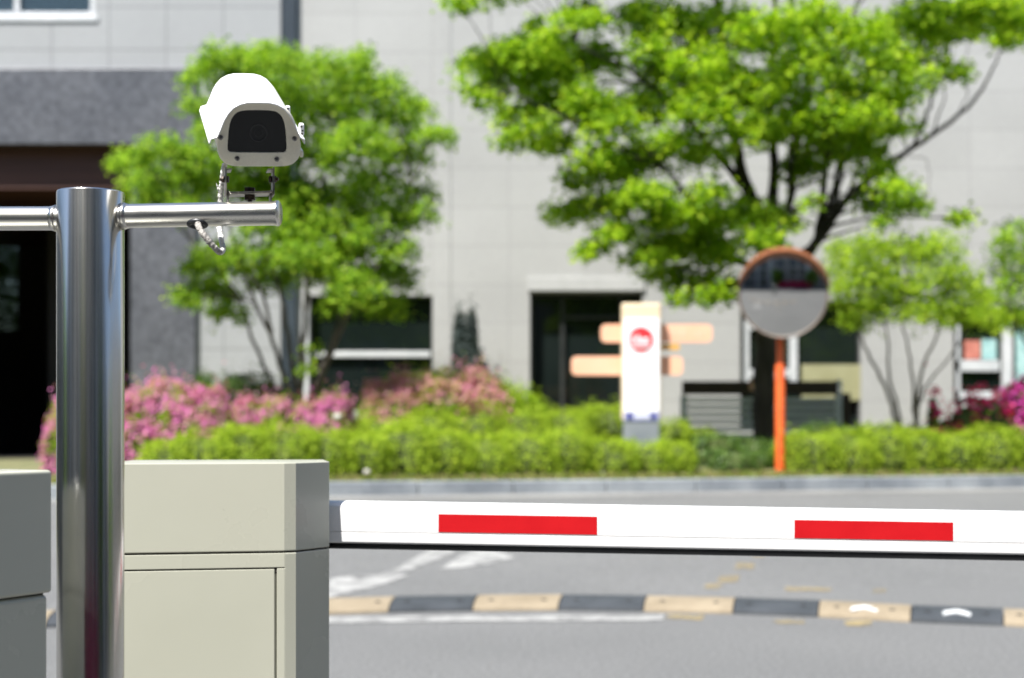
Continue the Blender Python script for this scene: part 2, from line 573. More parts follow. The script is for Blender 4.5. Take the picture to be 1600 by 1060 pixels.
def steel_mat(name, vertical, r0=.13, r1=.28):
    """polished stainless tube with fine lengthwise lines"""
    m, nt, b = newmat(name)
    setb(b, (.57, .56, .53), .13, 1.0)
    L = nt.links.new
    tc = nt.nodes.new("ShaderNodeTexCoord")
    mp = nt.nodes.new("ShaderNodeMapping")
    mp.inputs["Scale"].default_value = (160, 160, 1.2) if vertical else (1.2, 160, 160)
    L(tc.outputs["Object"], mp.inputs[0])
    no = nt.nodes.new("ShaderNodeTexNoise")
    no.inputs["Scale"].default_value = 1.0
    no.inputs["Detail"].default_value = 6
    L(mp.outputs[0], no.inputs["Vector"])
    mr = nt.nodes.new("ShaderNodeMapRange")
    mr.inputs[3].default_value = r0
    mr.inputs[4].default_value = r1
    L(no.outputs["Fac"], mr.inputs[0])
    L(mr.outputs[0], b.inputs["Roughness"])
    n2 = nt.nodes.new("ShaderNodeTexNoise")
    n2.inputs["Scale"].default_value = 14
    n2.inputs["Detail"].default_value = 8
    L(tc.outputs["Object"], n2.inputs["Vector"])
    ra = nt.nodes.new("ShaderNodeValToRGB")
    ra.color_ramp.elements[0].color = (.51, .50, .475, 1)
    ra.color_ramp.elements[1].color = (.63, .62, .59, 1)
    L(n2.outputs["Fac"], ra.inputs[0])
    L(ra.outputs[0], b.inputs["Base Color"])
    bp = nt.nodes.new("ShaderNodeBump")
    bp.inputs["Strength"].default_value = .04
    bp.inputs["Distance"].default_value = .001
    L(no.outputs["Fac"], bp.inputs["Height"])
    L(bp.outputs[0], b.inputs["Normal"])
    return m


M['steel'] = steel_mat('polished_steel_post', True)
M['steel_h'] = steel_mat('polished_steel_arm', False, .22, .36)
m, nt, b = newmat('convex_mirror')
setb(b, (.56, .56, .55), .05, 1.0)
M['mirror'] = m

# ------------------------------------------------------------------ setting: ground, road, kerb, planting bed
tag(MB().add([(-600, -600, -.03), (600, -600, -.03), (600, 900, -.03), (-600, 900, -.03)], [(0, 1, 2, 3)]).build('ground', M['ground']), kind='structure')


def st(s, t, z):
    return (s, t + KS * s, z)


mb = MB()
S0, S1 = -45.0, 45.0
for a, b_, za, zb in ((-60, T0, 0, 0), (T0, TK + .05, 0, KZ + KZ * .05 / (TK - T0))):
    mb.add([st(S0, a, za), st(S1, a, za), st(S1, b_, zb), st(S0, b_, zb)], [(0, 1, 2, 3)])
tag(mb.build('road', M['asphalt']), kind='structure')
# concrete gutter strip beside the kerb
mb = MB()
k0, k1 = TK - .36, TK + .02
mb.add([st(S0, k0, KZ * (k0 - T0) / (TK - T0) + .004), st(S1, k0, KZ * (k0 - T0) / (TK - T0) + .004),
        st(S1, k1, KZ * (k1 - T0) / (TK - T0) + .004), st(S0, k1, KZ * (k1 - T0) / (TK - T0) + .004)], [(0, 1, 2, 3)])
tag(mb.build('gutter', M['gutter']), kind='structure')
# kerb stones laid end to end
mb = MB()
s = -24.0
ax = Vector((1, KS, 0)).normalized()
ay = Vector((-KS, 1, 0)).normalized()
while s < 26:
    c = Vector(st(s + .5, TK + .08, 0))
    dz = random.uniform(-.004, .004)
    mb.obox(c + Vector((0, 0, KZ - .05 + .098 + dz)), ax, ay, (0, 0, 1), 1.0 * math.sqrt(1 + KS * KS) - .012, .158, .196)
    s += 1.0
tag(mb.build('kerb', M['kerb'], bevel=.012), kind='structure')
# planting bed: a grid that climbs from the kerb to the building
mb = MB()
ts = [TK + .155, TK + .4, TK + 1, TK + 2, TK + 3, TK + 4, TK + 5, TK + 8, TK + 40]
ss = np.linspace(-40, 40, 81)
vs, fs = [], []
for t in ts:
    for s in ss:
        p = st(s, t, 0)
        z = gz(p[0], max(p[1], p[1])) if t > TK + .16 else KZ + .125
        vs.append((p[0], p[1], z + (rng.normal() * .012 if t < TK + 8 else 0)))
n = len(ss)
for i in range(len(ts) - 1):
    for j in range(n - 1):
        fs.append((i * n + j, i * n + j + 1, (i + 1) * n + j + 1, (i + 1) * n + j))
mb.add(vs, fs)
tag(mb.build('planting_bed_soil', M['soil'], smooth=True, angle=180), kind='structure')


# road paint: thin sheets 4 mm above the asphalt
def paint(name, polys, mat):
    mb = MB()
    for poly in polys:
        pts = []
        for px, py in poly:
            p = G(px, py)
            pts.append((p.x, p.y, p.z + .004))
        mb.add(pts, [tuple(range(len(pts)))])
    return tag(mb.build(name, M[mat]), kind='structure')


paint('white_arrow_marking', [
    [(508, 936), (516, 905), (552, 899), (590, 900), (640, 899), (604, 912), (560, 925)],
    [(590, 899.5), (620, 888), (668, 862), (690, 850), (716, 853), (706, 866), (640, 892), (615, 899.5)],
    [(686, 891), (716, 872), (738, 858), (772, 861), (806, 872), (765, 882), (720, 888)],
], 'road_white')
mb_line = [[(190, 975), (515, 965), (620, 964), (740, 962.5), (870, 962.5), (1010, 962), (1038, 961.5), (1036, 970), (1010, 971), (870, 972), (740, 972), (620, 973.5), (515, 975), (190, 985)]]
paint('white_stop_line', mb_line, 'road_white')
paint('yellow_dash_marking', [
    [(1040, 968), (1044, 961.5), (1102, 961), (1096, 970)],
    [(1206, 969), (1214, 975.5), (1258, 976), (1256, 969)],
    [(1318, 971), (1322, 979), (1362, 980), (1362, 971)],
    [(1152, 880), (1180, 880), (1176, 892), (1146, 891)],
    [(1126, 899), (1156, 899), (1152, 911), (1120, 910)],
    [(1104, 913), (1130, 913), (1122, 921), (1098, 921)],
    [(1180, 866), (1198, 866), (1192, 871), (1174, 871)],
    [(1228, 918), (1300, 919), (1298, 925), (1226, 924)],
    [(1365, 921), (1384, 921), (1384, 927), (1363, 927)],
], 'road_yellow')

# ------------------------------------------------------------------ speed hump
hx = [-70, 70, 210, 345, 480, 607, 738, 872, 1005, 1145, 1278, 1423, 1568, 1715]
hy = [990, 982, 973, 966, 962, 958, 955.5, 954.5, 956.5, 960, 965, 973, 979, 986]
hump = thing('speed_hump', 'black and tan rubber speed hump curving across the grey road', 'speed hump', G(1005, 956))
PROF = [(0, 0), (.004, .016), (.05, .036), (.14, .054), (.25, .062), (.36, .058), (.45, .046), (.54, .024), (.60, .006), (.605, 0)]
for k in range(len(hx) - 1):
    def vpdir(px):
        vp = 937 + (px - 607) * .653
        return Vector(((vp - 800) / FPX, 1, 0)).normalized()
    p0, p1 = G(hx[k], hy[k]), G(hx[k + 1], hy[k + 1])
    e = (p1 - p0).normalized() * .004
    rings = []
    for p, d in ((p0 + e, vpdir(hx[k])), (p1 - e, vpdir(hx[k + 1]))):
        rings.append([p + d * a + Vector((0, 0, h + .001)) for a, h in PROF])
    mb = MB()
    mb.loft(rings)
    tan = (k % 2 == 0)       # the piece that begins at 480 (index 4) is tan
    seg = mb.build('hump_segment', M['hump_tan' if tan else 'hump_dark'], hump, smooth=True, angle=50)
    mid = (p0 + p1) / 2
    md = ((vpdir(hx[k]) + vpdir(hx[k + 1])) / 2).normalized()
    sd = Vector((md.y, -md.x, 0))
    for q in (-.16, .16):    # bolt recesses
        c = p0.lerp(p1, .5 + q / (p1 - p0).length) + md * .13 + Vector((0, 0, .0515))
        MB().disc(c, (0, 0, 1), .018, .004, 14).build('bolt', M['hole'], seg)
    if k in (10, 11):        # white arrow reflectors
        base = mid + md * .13 + Vector((0, 0, .0)) 
        mb = MB()
        for sg in (-1, 1):
            pts = [base + sd * a * sg + md * b_ for a, b_ in ((0, .07), (.075, .02), (.075, -.075), (0, -.02))]
            hz_ = [.056 if (p - base).dot(md) > .03 else (.0495 if (p - base).dot(md) > -.04 else .040) for p in pts]
            mb.add([p + Vector((0, 0, z + h)) for h in (0, .006) for p, z in zip(pts, hz_)], [(0, 1, 2, 3), (4, 5, 6, 7), (0, 1, 5, 4), (1, 2, 6, 5), (2, 3, 7, 6), (3, 0, 4, 7)])
        mb.build('arrow_reflector', M['chevron'], seg)

# ------------------------------------------------------------------ steel post with two arms
PD = 2.664
pc = P(141.5, 660, PD)
PX, PY = pc.x, pc.y
PR = .0572
PTOP = HC + (660 - 300) / FPX * PD
post = thing('steel_post', 'polished stainless steel post with round top and side arms', 'post', (PX, PY, 0))
rings = []
for z, r in ((0, PR), (PTOP - .0025, PR), (PTOP - .0008, PR - .0008), (PTOP, PR - .0025)):
    rings.append([(PX + r * math.cos(2 * math.pi * i / 96), PY + r * math.sin(2 * math.pi * i / 96), z) for i in range(96)])
MB().loft(rings, True, True).build('tube', M['steel'], post, smooth=True, angle=60)
AR = .0206
arm_a = Vector((PX + .015, PY, HC + (660 - 338.7) / FPX * PD))
tip = P(432.5, 333.5, 2.622)
ad = (tip - arm_a).normalized()
mb = MB()
mb.tube([arm_a, tip], AR, 64)
arm = mb.build('arm', M['steel_h'], post, smooth=True, angle=60)
mb = MB()
mb.tube([tip - ad * .0015, tip + ad * .003, tip + ad * .0045], [AR + .0012, AR + .0012, AR - .0006], 64)
mb.build('end_cap', M['steel_h'], arm, smooth=True, angle=40)
mb = MB()
jr = arm_a + ad * (PR - .0125)
mb.tube([jr, jr + ad * .004, jr + ad * .009], [AR + .0030, AR + .0014, AR + .0002], 48)
mb.build('weld_collar', M['steel_h'], arm, smooth=True, angle=180)
al = Vector((PX - .015, PY, HC + (660 - 341.5) / FPX * PD))
bl = al + Vector((-.9, .015, 0))
mb = MB()
mb.tube([al, bl], AR, 64)
arm2 = mb.build('arm', M['steel_h'], post, smooth=True, angle=60)
dl = (bl - al).normalized()
jl = al + dl * (PR - .0125)
mb = MB()
mb.tube([jl, jl + dl * .004, jl + dl * .009], [AR + .0030, AR + .0014, AR + .0002], 48)
mb.build('weld_collar', M['steel_h'], arm2, smooth=True, angle=180)
# black grommet where the cable enters the underside of the arm
gc = arm_a + ad * ((P(310, 354, 2.64) - arm_a).dot(ad))
gdir = Vector((0, -.45, -.9)).normalized()
gc = gc + gdir * (AR - .002)
mb = MB()
uu = ad
ww = gdir.cross(uu)
rings = []
for k in range(25):
    a = 2 * math.pi * k / 24
    c = gc + uu * .0145 * math.cos(a) + ww * .0085 * math.sin(a)
    rings.append((c, (uu * math.cos(a) + ww * math.sin(a)).normalized()))
rr = []
for c, o_ in rings:
    rr.append([c + (o_ * math.cos(2 * math.pi * j / 10) + gdir * math.sin(2 * math.pi * j / 10)) * .0052 for j in range(10)])
mb.loft(rr, False, False)
mb.loft([[c - gdir * .001 for c, _ in rings[:-1]], [c + gdir * .003 for c, _ in rings[:-1]]])
mb.build('grommet', M['rubber'], arm, smooth=True, angle=180)

# ------------------------------------------------------------------ security camera
fwd = Vector((.235, -.905, -.355)).normalized()          # where it looks: towards us, a little right, down
rt = Vector((-fwd.y, fwd.x, 0)).normalized()              # picture right
if rt.x < 0:
    rt = -rt
up = rt.cross(-fwd).normalized()
if up.z < 0:
    up = -up
ROLL = math.radians(2.4)
rt, up = rt * math.cos(ROLL) + up * math.sin(ROLL), up * math.cos(ROLL) - rt * math.sin(ROLL)
OC = P(404, 212, 2.605)
SC = 1 / 921.0


def H(a, b_, c):
    """housing point: a right, b up, c backwards from the front face"""
    return OC + rt * a + up * b_ - fwd * c


def chaikin(pts, n=2):
    for _ in range(n):
        out = []
        for i in range(len(pts)):
            p, q = Vector(pts[i]), Vector(pts[(i + 1) % len(pts)])
            out += [p.lerp(q, .25), p.lerp(q, .75)]
        pts = out
    return pts


def resample(pts, n, start_dir=(0, -1)):
    """n points evenly by angle around the centre (0, -.004)"""
    c = Vector((0, -.004))
    out = []
    for k in range(n):
        a = -math.pi / 2 + 2 * math.pi * k / n
        d = Vector((math.cos(a), math.sin(a)))
        best = None
        for i in range(len(pts)):
            p, q = Vector(pts[i]) - c, Vector(pts[(i + 1) % len(pts)]) - c
            e = q - p
            den = d.x * e.y - d.y * e.x
            if abs(den) < 1e-12:
                continue
            t = (p.x * e.y - p.y * e.x) / den
            u = (p.x * d.y - p.y * d.x) / den
            if t > 0 and -1e-6 <= u <= 1 + 1e-6:
                if best is None or t > best:
                    best = t
        out.append(c + d * best)
    return out


bez_px = [(366, 261), (354, 258), (345, 250), (340.5, 238), (340, 222), (343.5, 210), (347.5, 197), (354, 184.5), (362, 174.5), (373, 166), (387, 162), (404, 161.3), (429, 162), (443, 166), (453, 175.5), (460, 188), (464.5, 203), (469.5, 220), (470.5, 236), (466, 250), (456, 258.5), (444, 261), (404, 261)]
gl_px = [(361, 238.5), (357, 237), (355.8, 233), (356.8, 218), (358.3, 202), (361, 190), (366, 181), (373, 175.2), (383, 173), (404, 172.6), (425, 173), (434, 175.6), (440.5, 182), (444.2, 191), (446, 202), (447.2, 217), (447.8, 232), (446.6, 236.8), (442, 238.8), (402, 238.8)]
NB = 96
bez = resample(chaikin([((x - 404) * SC, (212 - y) * SC) for x, y in bez_px], 1), NB)
gls = resample(chaikin([((x - 404) * SC, (212 - y) * SC) for x, y in gl_px], 1), NB)
camera_root = thing('security_camera', 'white outdoor security camera housing mounted on steel arm end', 'security camera', H(0, -.06, .1))
# body: a shell behind the bezel
mb = MB()
rings = []
for c, s_ in ((.012, .972), (.020, .985), (.285, .985), (.297, .95)):
    rings.append([H(p.x * s_, -.004 + (p.y + .004) * s_, c) for p in bez])
mb.loft(rings)
body = mb.build('body', M['housing'], camera_root, smooth=True, angle=45)
# bezel: front ring with a rounded rim and an inner step down to the glass
mb = MB()
rings = []
for f_, c, src in ((.985, .013, 'b'), (1.0, .010, 'b'), (1.0, .003, 'b'), (.99, .0006, 'b'), (.975, 0, 'b'), (1.018, 0, 'g'), (1.0, .0012, 'g'), (.998, .006, 'g')):
    src_ = bez if src == 'b' else gls
    rings.append([H(p.x * f_, -.004 + (p.y + .004) * f_, c) for p in src_])
mb.loft(rings, False, False)
bezel = mb.build('bezel', M['housing'], camera_root, smooth=True, angle=35)
mb = MB()
mb.loft([[H(p.x * .999, -.004 + (p.y + .004) * .999, c) for p in gls] for c in (.0046, .0030)])
win = mb.build('window_glass', M['dark_glass'], camera_root)
# the lens glimpsed in the tinted window
mb = MB()
lens_c = (.0, .004)
rings = []
for r, c in ((.0155, .0029), (.0155, .0022), (.0138, .0020), (.0125, .0024), (.0125, .0029)):
    rings.append([H(lens_c[0] + r * math.cos(2 * math.pi * k / 40), lens_c[1] + r * math.sin(2 * math.pi * k / 40), c) for k in range(40)])
mb.loft(rings, False, False)
rings = []
for r, c in ((.0075, .0029), (.0075, .0024), (.0062, .0023), (.0062, .0029)):
    rings.append([H(lens_c[0] + r * math.cos(2 * math.pi * k / 40), lens_c[1] + r * math.sin(2 * math.pi * k / 40), c) for k in range(40)])
mb.loft(rings, False, False)
mb.build('lens', M['lens_ring'], win, smooth=True, angle=40)
# sun hood
half = [(.0835, -.0125), (.0805, -.0050), (.0700, -.0015), (.0665, .0060), (.0630, .0140), (.0580, .0265), (.0510, .0380), (.0420, .0475), (.0310, .0535), (.0190, .0565), (0, .0570)]
prof = [(-a, b_) for a, b_ in half] + [(min(a, .0775), b_) for a, b_ in reversed(half[:-1])]
TH = .0018
mb = MB()
rings = []
inner = []
for i, p in enumerate(prof):
    q0, q1 = Vector(prof[max(i - 1, 0)]), Vector(prof[min(i + 1, len(prof) - 1)])
    t = (q1 - q0).normalized()
    nrm = Vector((t.y, -t.x))
    inner.append((p[0] + nrm.x * TH, p[1] + nrm.y * TH))
loop = prof + list(reversed(inner))
for c in (-.011, .10, .20, .315):
    rings.append([H(a, b_ + .0005, c) for a, b_ in loop])
mb.loft(rings)
hood = mb.build('sun_hood', M['hood'], camera_root, smooth=True, angle=32)
# latches on the right flank of the hood
for cb, ch, ca in ((.035, .0005, .0765), (.205, .002, .0705)):
    la = MB()
    la.obox(H(ca, ch + .004, cb), rt, up, -fwd, .0075, .020, .016)
    la.obox(H(ca, ch + .004, cb + .016), rt, up, -fwd, .0055, .011, .018)
    lt = la.build('latch', M['hood'], camera_root, bevel=.0015)
    mb = MB()
    for dx, db in ((-.001, .006), (.001, -.001), (0, -.006)):
        mb.disc(H(ca + dx, ch + .004 + db, cb - .0078), fwd, .0017, .0008, 10)
    mb.build('rivet', M['groove'], lt)
mb = MB()
mb.obox(H(.0735, -.0325, .020), rt, up, -fwd, .006, .012, .03)
mb.build('side_clip', M['housing'], camera_root, bevel=.002)
# four bezel screws
for x, y in ((345.5, 215.5), (460, 217), (370.5, 248.5), (432, 249.5)):
    a, b_ = (x - 404) * SC, (212 - y) * SC
    mb = MB()
    mb.disc(H(a, b_, .001), fwd, .0046, .0010, 24)
    mb.tube([H(a, b_, 0), H(a, b_, -.0030), H(a, b_, -.0036)], [.0039, .0037, .0028], 24)
    sc1 = mb.build('screw', M['screw'], camera_root, smooth=True, angle=40)
    mb = MB()
    for ang in (.3, .3 + math.pi / 2):
        u1 = rt * math.cos(ang) + up * math.sin(ang)
        v1 = up * math.cos(ang) - rt * math.sin(ang)
        mb.obox(H(a, b_, -.0036), u1, v1, fwd, .0046, .0010, .0006 if ang < 1 else .0008)
    mb.build('screw_slot', M['groove'], sc1)
# bracket: two ears from the body, a bridge plate with a bolt, legs welded down to the arm
BD = 2.615
hz = Vector((fwd.x, fwd.y, 0)).normalized()              # horizontal towards us
bx = Vector((ad.x, ad.y, 0)).normalized()


def B(px, py, back=.045):
    return P(px, py, BD) - hz * back


mb = MB()
ear_h = (B(0, 258) - B(0, 302)).length
for px in (355.0, 430.5):
    mb.obox(B(px, 279), bx, -hz, (0, 0, 1), .0028, .034, ear_h)
    mb.obox(B(px + (4 if px < 400 else -4), 260.5), bx, -hz, (0, 0, 1), .012, .034, .0026)
mb.obox(B(393, 296.5), bx, -hz, (0, 0, 1), .0825 - .0028, .034, .0022)
brk = mb.build('bracket', M['bracket'], camera_root, bevel=.0006)
mb = MB()
for px in (358.8, 426.5):
    mb.obox(B(px, 306.5), bx, -hz, (0, 0, 1), .0028, .026, .031)
mb.obox(B(392.6, 298.9), bx, -hz, (0, 0, 1), .0715, .036, .0018)
mb.build('saddle', M['bracket'], camera_root, bevel=.0006)
mb = MB()
mb.disc(B(394, 295.6), (0, 0, 1), .0098, .0088, 6)
mb.disc(B(394, 299.9), (0, 0, -1), .0098, .0080, 6)
mb.disc(B(394, 307.5), (0, 0, -1), .0042, .0055, 16)
mb.build('clamp_bolt', M['bolt'], camera_root, bevel=.0008)
for px, sg in ((355, -1), (430.5, 1)):
    mb = MB()
    c = B(px, 274)
    mb.disc(c + bx * .0015, bx, .0062, .0045, 6)
    mb.disc(c - bx * .0015, -bx, .0062, .0045, 6)
    mb.disc(c + bx * sg * .004, bx * sg, .003, .006, 12)
    mb.build('pivot_bolt', M['bolt'], camera_root, bevel=.0006)

# the cable: down behind the arm, a loop below it, back into the grommet
cp = [(351, 258, 2.70), (349, 268, 2.69), (347, 285, 2.70), (345, 300, 2.705), (344.5, 318, 2.71), (344, 340, 2.71), (343.5, 358, 2.70), (345.5, 374, 2.68), (348, 386, 2.66), (347.5, 392, 2.64),
      (343, 394, 2.62), (336, 388, 2.605), (327, 378, 2.60), (318, 367, 2.60), (312, 358, 2.605), (309, 350, 2.615)]
pts = [P(*c) for c in cp]


def smooth_curve(pts, n=6):
    out = []
    for i in range(len(pts) - 1):
        p0, p1, p2, p3 = pts[max(i - 1, 0)], pts[i], pts[i + 1], pts[min(i + 2, len(pts) - 1)]
        for k in range(n):
            t = k / n
            out.append(.5 * ((2 * p1) + (p2 - p0) * t + (2 * p0 - 5 * p1 + 4 * p2 - p3) * t * t + (3 * p1 - p0 - 3 * p2 + p3) * t ** 3))
    out.append(pts[-1])
    return out


cable = thing('cable', 'white taped cable looping under the steel arm into a grommet', 'cable', P(347, 392, 2.64))
sp = smooth_curve(pts, 7)
cut = 10 * 7


def lumpy(n, r):
    return [r * (1 + .10 * math.sin(i * 1.9) + random.uniform(-.07, .1)) for i in range(n)]


MB().tube(sp[:cut + 1], lumpy(cut + 1, .0046), 12).build('white_sleeve', M['cable'], cable, smooth=True, angle=180)
MB().tube(sp[cut:], lumpy(len(sp) - cut, .0054), 12).build('shaded_sleeve', M['cable_shade'], cable, smooth=True, angle=180)  # lower loop, its shade painted as greyer tape
mb = MB()
for k, (px, py, d, ex, ey) in enumerate(((341, 296, 2.70, -3, -9), (342, 362, 2.70, -4, -7), (340, 388, 2.635, -6, -6), (350, 388, 2.65, 4, -3))):
    a_, b_ = P(px, py, d), P(px + ex, py + ey, d)
    MB().tube([a_, b_], [.0018, .0004], 6).build('tape_end', M['cable'], cable)

# ------------------------------------------------------------------ boom barrier: cabinet, lid, door, boom
KB = 1.21                                    # the barrier stands clear behind the post
CT = HC - (723.4 - 660) / FPX * 2.815 * KB                # top of the lid
CS = HC - (861.0 - 660) / FPX * 2.815 * KB                # seam
A, Bc, Cc, D, E, F = [(x * KB, y * KB) for x, y in ((-.735, 2.752), (-.4165, 2.810), (-.397, 2.821), (-.3455, 2.905), (-.376, 3.06), (-.745, 3.02))]
foot = [A, Bc, Cc, D, E, F]


def inset(poly, d):
    cx, cy = sum(p[0] for p in poly) / len(poly), sum(p[1] for p in poly) / len(poly)
    return [(p[0] + (cx - p[0]) * d, p[1] + (cy - p[1]) * d) for p in poly]


bar = thing('boom_barrier', 'beige boom barrier cabinet with long white and red striped boom', 'barrier gate', (-.66, 3.5, 0))
MB().prism(foot, CS, CT).build('lid', M['cab'], bar, bevel=.0022, seg=3)
ft = Vector((Bc[0] - A[0], Bc[1] - A[1], 0)).normalized()
fn = Vector((ft.y, -ft.x, 0))
MB().prism(inset(foot, .03), CS - .05, CS + .01).build('seam_gasket', M['groove'], bar)
# lower body: set back behind the front plates so that the gaps are real grooves
back = .006
lo = [(A[0] - fn.x * back, A[1] - fn.y * back), (Bc[0] - fn.x * back, Bc[1] - fn.y * back)]
low = [lo[0], lo[1], Bc, Cc, D, E, F]
MB().prism(low, 0, CS - .0040).build('cabinet', M['cab'], bar, bevel=.0025)


def front_plate(px0, px1, z0, z1, name, mat=M['cab'], th=back - .0003, bev=.0012):
    """a plate on the front face between two picture columns"""
    def on(px):
        q = (px - 800) / FPX
        # solve A + ft*s at picture column px
        return (q * A[1] - A[0]) / (ft.x - q * ft.y)
    s0, s1 = on(px0), on(px1)
    mb = MB()
    p0 = Vector((A[0], A[1], 0)) + ft * s0
    p1 = Vector((A[0], A[1], 0)) + ft * s1
    c = (p0 + p1) / 2 - fn * (th / 2 + .0002)
    mb.obox(c + Vector((0, 0, (z0 + z1) / 2)), ft, -fn, (0, 0, 1), (p1 - p0).length, th, z1 - z0)
    return mb.build(name, mat, bar, bevel=bev)


def zc(py, d=2.808 * KB):
    return HC - (py - 660) / FPX * d


ZD = zc(889.5)
front_plate(166, 445.5, ZD + .0035, CS - .0045, 'head_rail')
front_plate(432.8, 445.5, .06, ZD + .0015, 'side_rail')
front_plate(169, 429.0, .08, ZD, 'door')
# boom
b0 = Vector((-.385 * KB, 2.952 * KB, 0))
bz = (HC - (781 - 660) / FPX * 2.962 * KB, HC - (799 - 660) / FPX * 2.875 * KB)
b1 = Vector(((1600 - 800) / FPX * 2.875 * KB, 2.875 * KB, 0))
bdir = (b1 - b0)
Lb = bdir.length
bu = bdir.normalized()
bn = Vector((bu.y, -bu.x, 0))              # towards the camera
zs = bz[0] + (bz[1] - bz[0]) * 0


def boom_ring(s_, prof_):
    c = b0 + bu * s_
    zt = bz[0] + (bz[1] - bz[0]) * (s_ / Lb)
    return [c + bn * q[0] * KB + Vector((0, 0, zt + q[1] * KB)) for q in prof_]


BT = .0222
HB = .0800
bp_ = []
for k in range(9):                          # rounded top and bottom of the aluminium profile
    a = math.pi * k / 8
    bp_.append((BT * math.cos(a), -.016 + .016 * math.sin(a)))
bp_ += [(-BT, -.060), (-BT * .8, -HB), (BT * .90, -HB), (BT * .985, -.0770), (BT, -.0595), (BT - .0015, -.0590), (BT - .0015, -.0578), (BT, -.0573)]
mb = MB()
mb.loft([boom_ring(s_, bp_) for s_ in (0.0, .5, 1.0, 1.5, 2.6, 3.6)])
boom = mb.build('boom', M['boom'], bar, smooth=True, angle=25)
rb = [(.0105 * math.cos(2 * math.pi * k / 12), -HB - .0056 + .0074 * math.sin(2 * math.pi * k / 12)) for k in range(12)]
MB().loft([boom_ring(s_, rb) for s_ in (0.01, 1.0, 2.0, 3.2)]).build('rubber_edge', M['rubber'], boom, smooth=True, angle=180)


def boom_s(px):
    q = (px - 800) / FPX
    return (q * b0.y - b0.x) / (bu.x - q * bu.y)


for x0, x1 in ((687, 933), (1239, 1485), (1792, 2040)):
    pr = [(BT + .0002, -.0218), (BT + .0007, -.0220), (BT + .0007, -.0560), (BT + .0002, -.0562)]
    MB().loft([boom_ring(boom_s(x), pr) for x in (x0, x1)]).build('red_stripe', M['red'], boom)

# ------------------------------------------------------------------ second cabinet at the left edge
c0 = Vector((-.604 * KB, 2.02 * KB, 0))
e1 = Vector((-.47, -.88, 0)).normalized()
e2 = Vector((-.88, .47, 0)).normalized()
c1, c2, c3 = c0 + e1 * .40, c0 + e1 * .40 + e2 * .42, c0 + e2 * .42
lt = HC - (734.5 - 660) / FPX * 2.02 * KB
ls = HC - (926 - 660) / FPX * 2.02 * KB
box2 = thing('barrier_cabinet', 'grey beige barrier cabinet in shade left of the steel post', 'cabinet', (c0 + c2) / 2)
MB().prism([c0, c3, c2, c1][::-1], ls, lt).build('lid', M['cab'], box2, bevel=.006, seg=4)
c_ = (c0 + c2) / 2
sh = [p.lerp(c_, .022) for p in (c0, c1, c2, c3)]
MB().prism([p.lerp(c_, .05) for p in (c0, c1, c2, c3)], ls - .02, ls + .01).build('seam_gasket', M['groove'], box2)
MB().prism(sh, 0, ls - .0025).build('cabinet', M['cab'], box2, bevel=.008, seg=4)


# ------------------------------------------------------------------ building
def wall_holes(mb, x0, x1, z0, z1, y, th, holes):
    """a wall slab in the x-z plane with rectangular openings and reveals"""
    xs = sorted(set([x0, x1] + [h[0] for h in holes] + [h[1] for h in holes]))
    zs_ = sorted(set([z0, z1] + [h[2] for h in holes] + [h[3] for h in holes]))
    xs = [x for x in xs if x0 <= x <= x1]
    zs_ = [z for z in zs_ if z0 <= z <= z1]
    idx = {}
    vs_, fs_ = [], []

    def vid(x, yy, z):
        k = (round(x, 5), round(yy, 5), round(z, 5))
        if k not in idx:
            idx[k] = len(vs_)
            vs_.append((x, yy, z))
        return idx[k]
    solid = {}
    for i in range(len(xs) - 1):
        for j in range(len(zs_) - 1):
            cx, cz = (xs[i] + xs[i + 1]) / 2, (zs_[j] + zs_[j + 1]) / 2
            solid[i, j] = not any(h[0] < cx < h[1] and h[2] < cz < h[3] for h in holes)
    for (i, j), ok in solid.items():
        if not ok:
            continue
        a, b_, c, d = xs[i], xs[i + 1], zs_[j], zs_[j + 1]
        for yy in (y, y + th):
            fs_.append((vid(a, yy, c), vid(b_, yy, c), vid(b_, yy, d), vid(a, yy, d)))
        if not solid.get((i - 1, j), False):
            fs_.append((vid(a, y, c), vid(a, y + th, c), vid(a, y + th, d), vid(a, y, d)))
        if not solid.get((i + 1, j), False):
            fs_.append((vid(b_, y, c), vid(b_, y + th, c), vid(b_, y + th, d), vid(b_, y, d)))
        if not solid.get((i, j - 1), False):
            fs_.append((vid(a, y, c), vid(b_, y, c), vid(b_, y + th, c), vid(a, y + th, c)))
        if not solid.get((i, j + 1), False):
            fs_.append((vid(a, y, d), vid(b_, y, d), vid(b_, y + th, d), vid(a, y + th, d)))
    mb.add(vs_, fs_)


def XW(px, d):
    return (px - 800) / FPX * d


def ZW(py, d):
    return HC + (660 - py) / FPX * d


YR, YL, YP = 26.0, 25.86, 25.76
ZTOP = 11.5
ZB = .3
bld = thing('office_building', 'pale granite office building with dark stone entrance behind the trees', 'building', (0, YR, .86))


def hole(px0, px1, py0, py1, d):
    return (XW(px0, d), XW(px1, d), ZW(py1, d), ZW(py0, d))


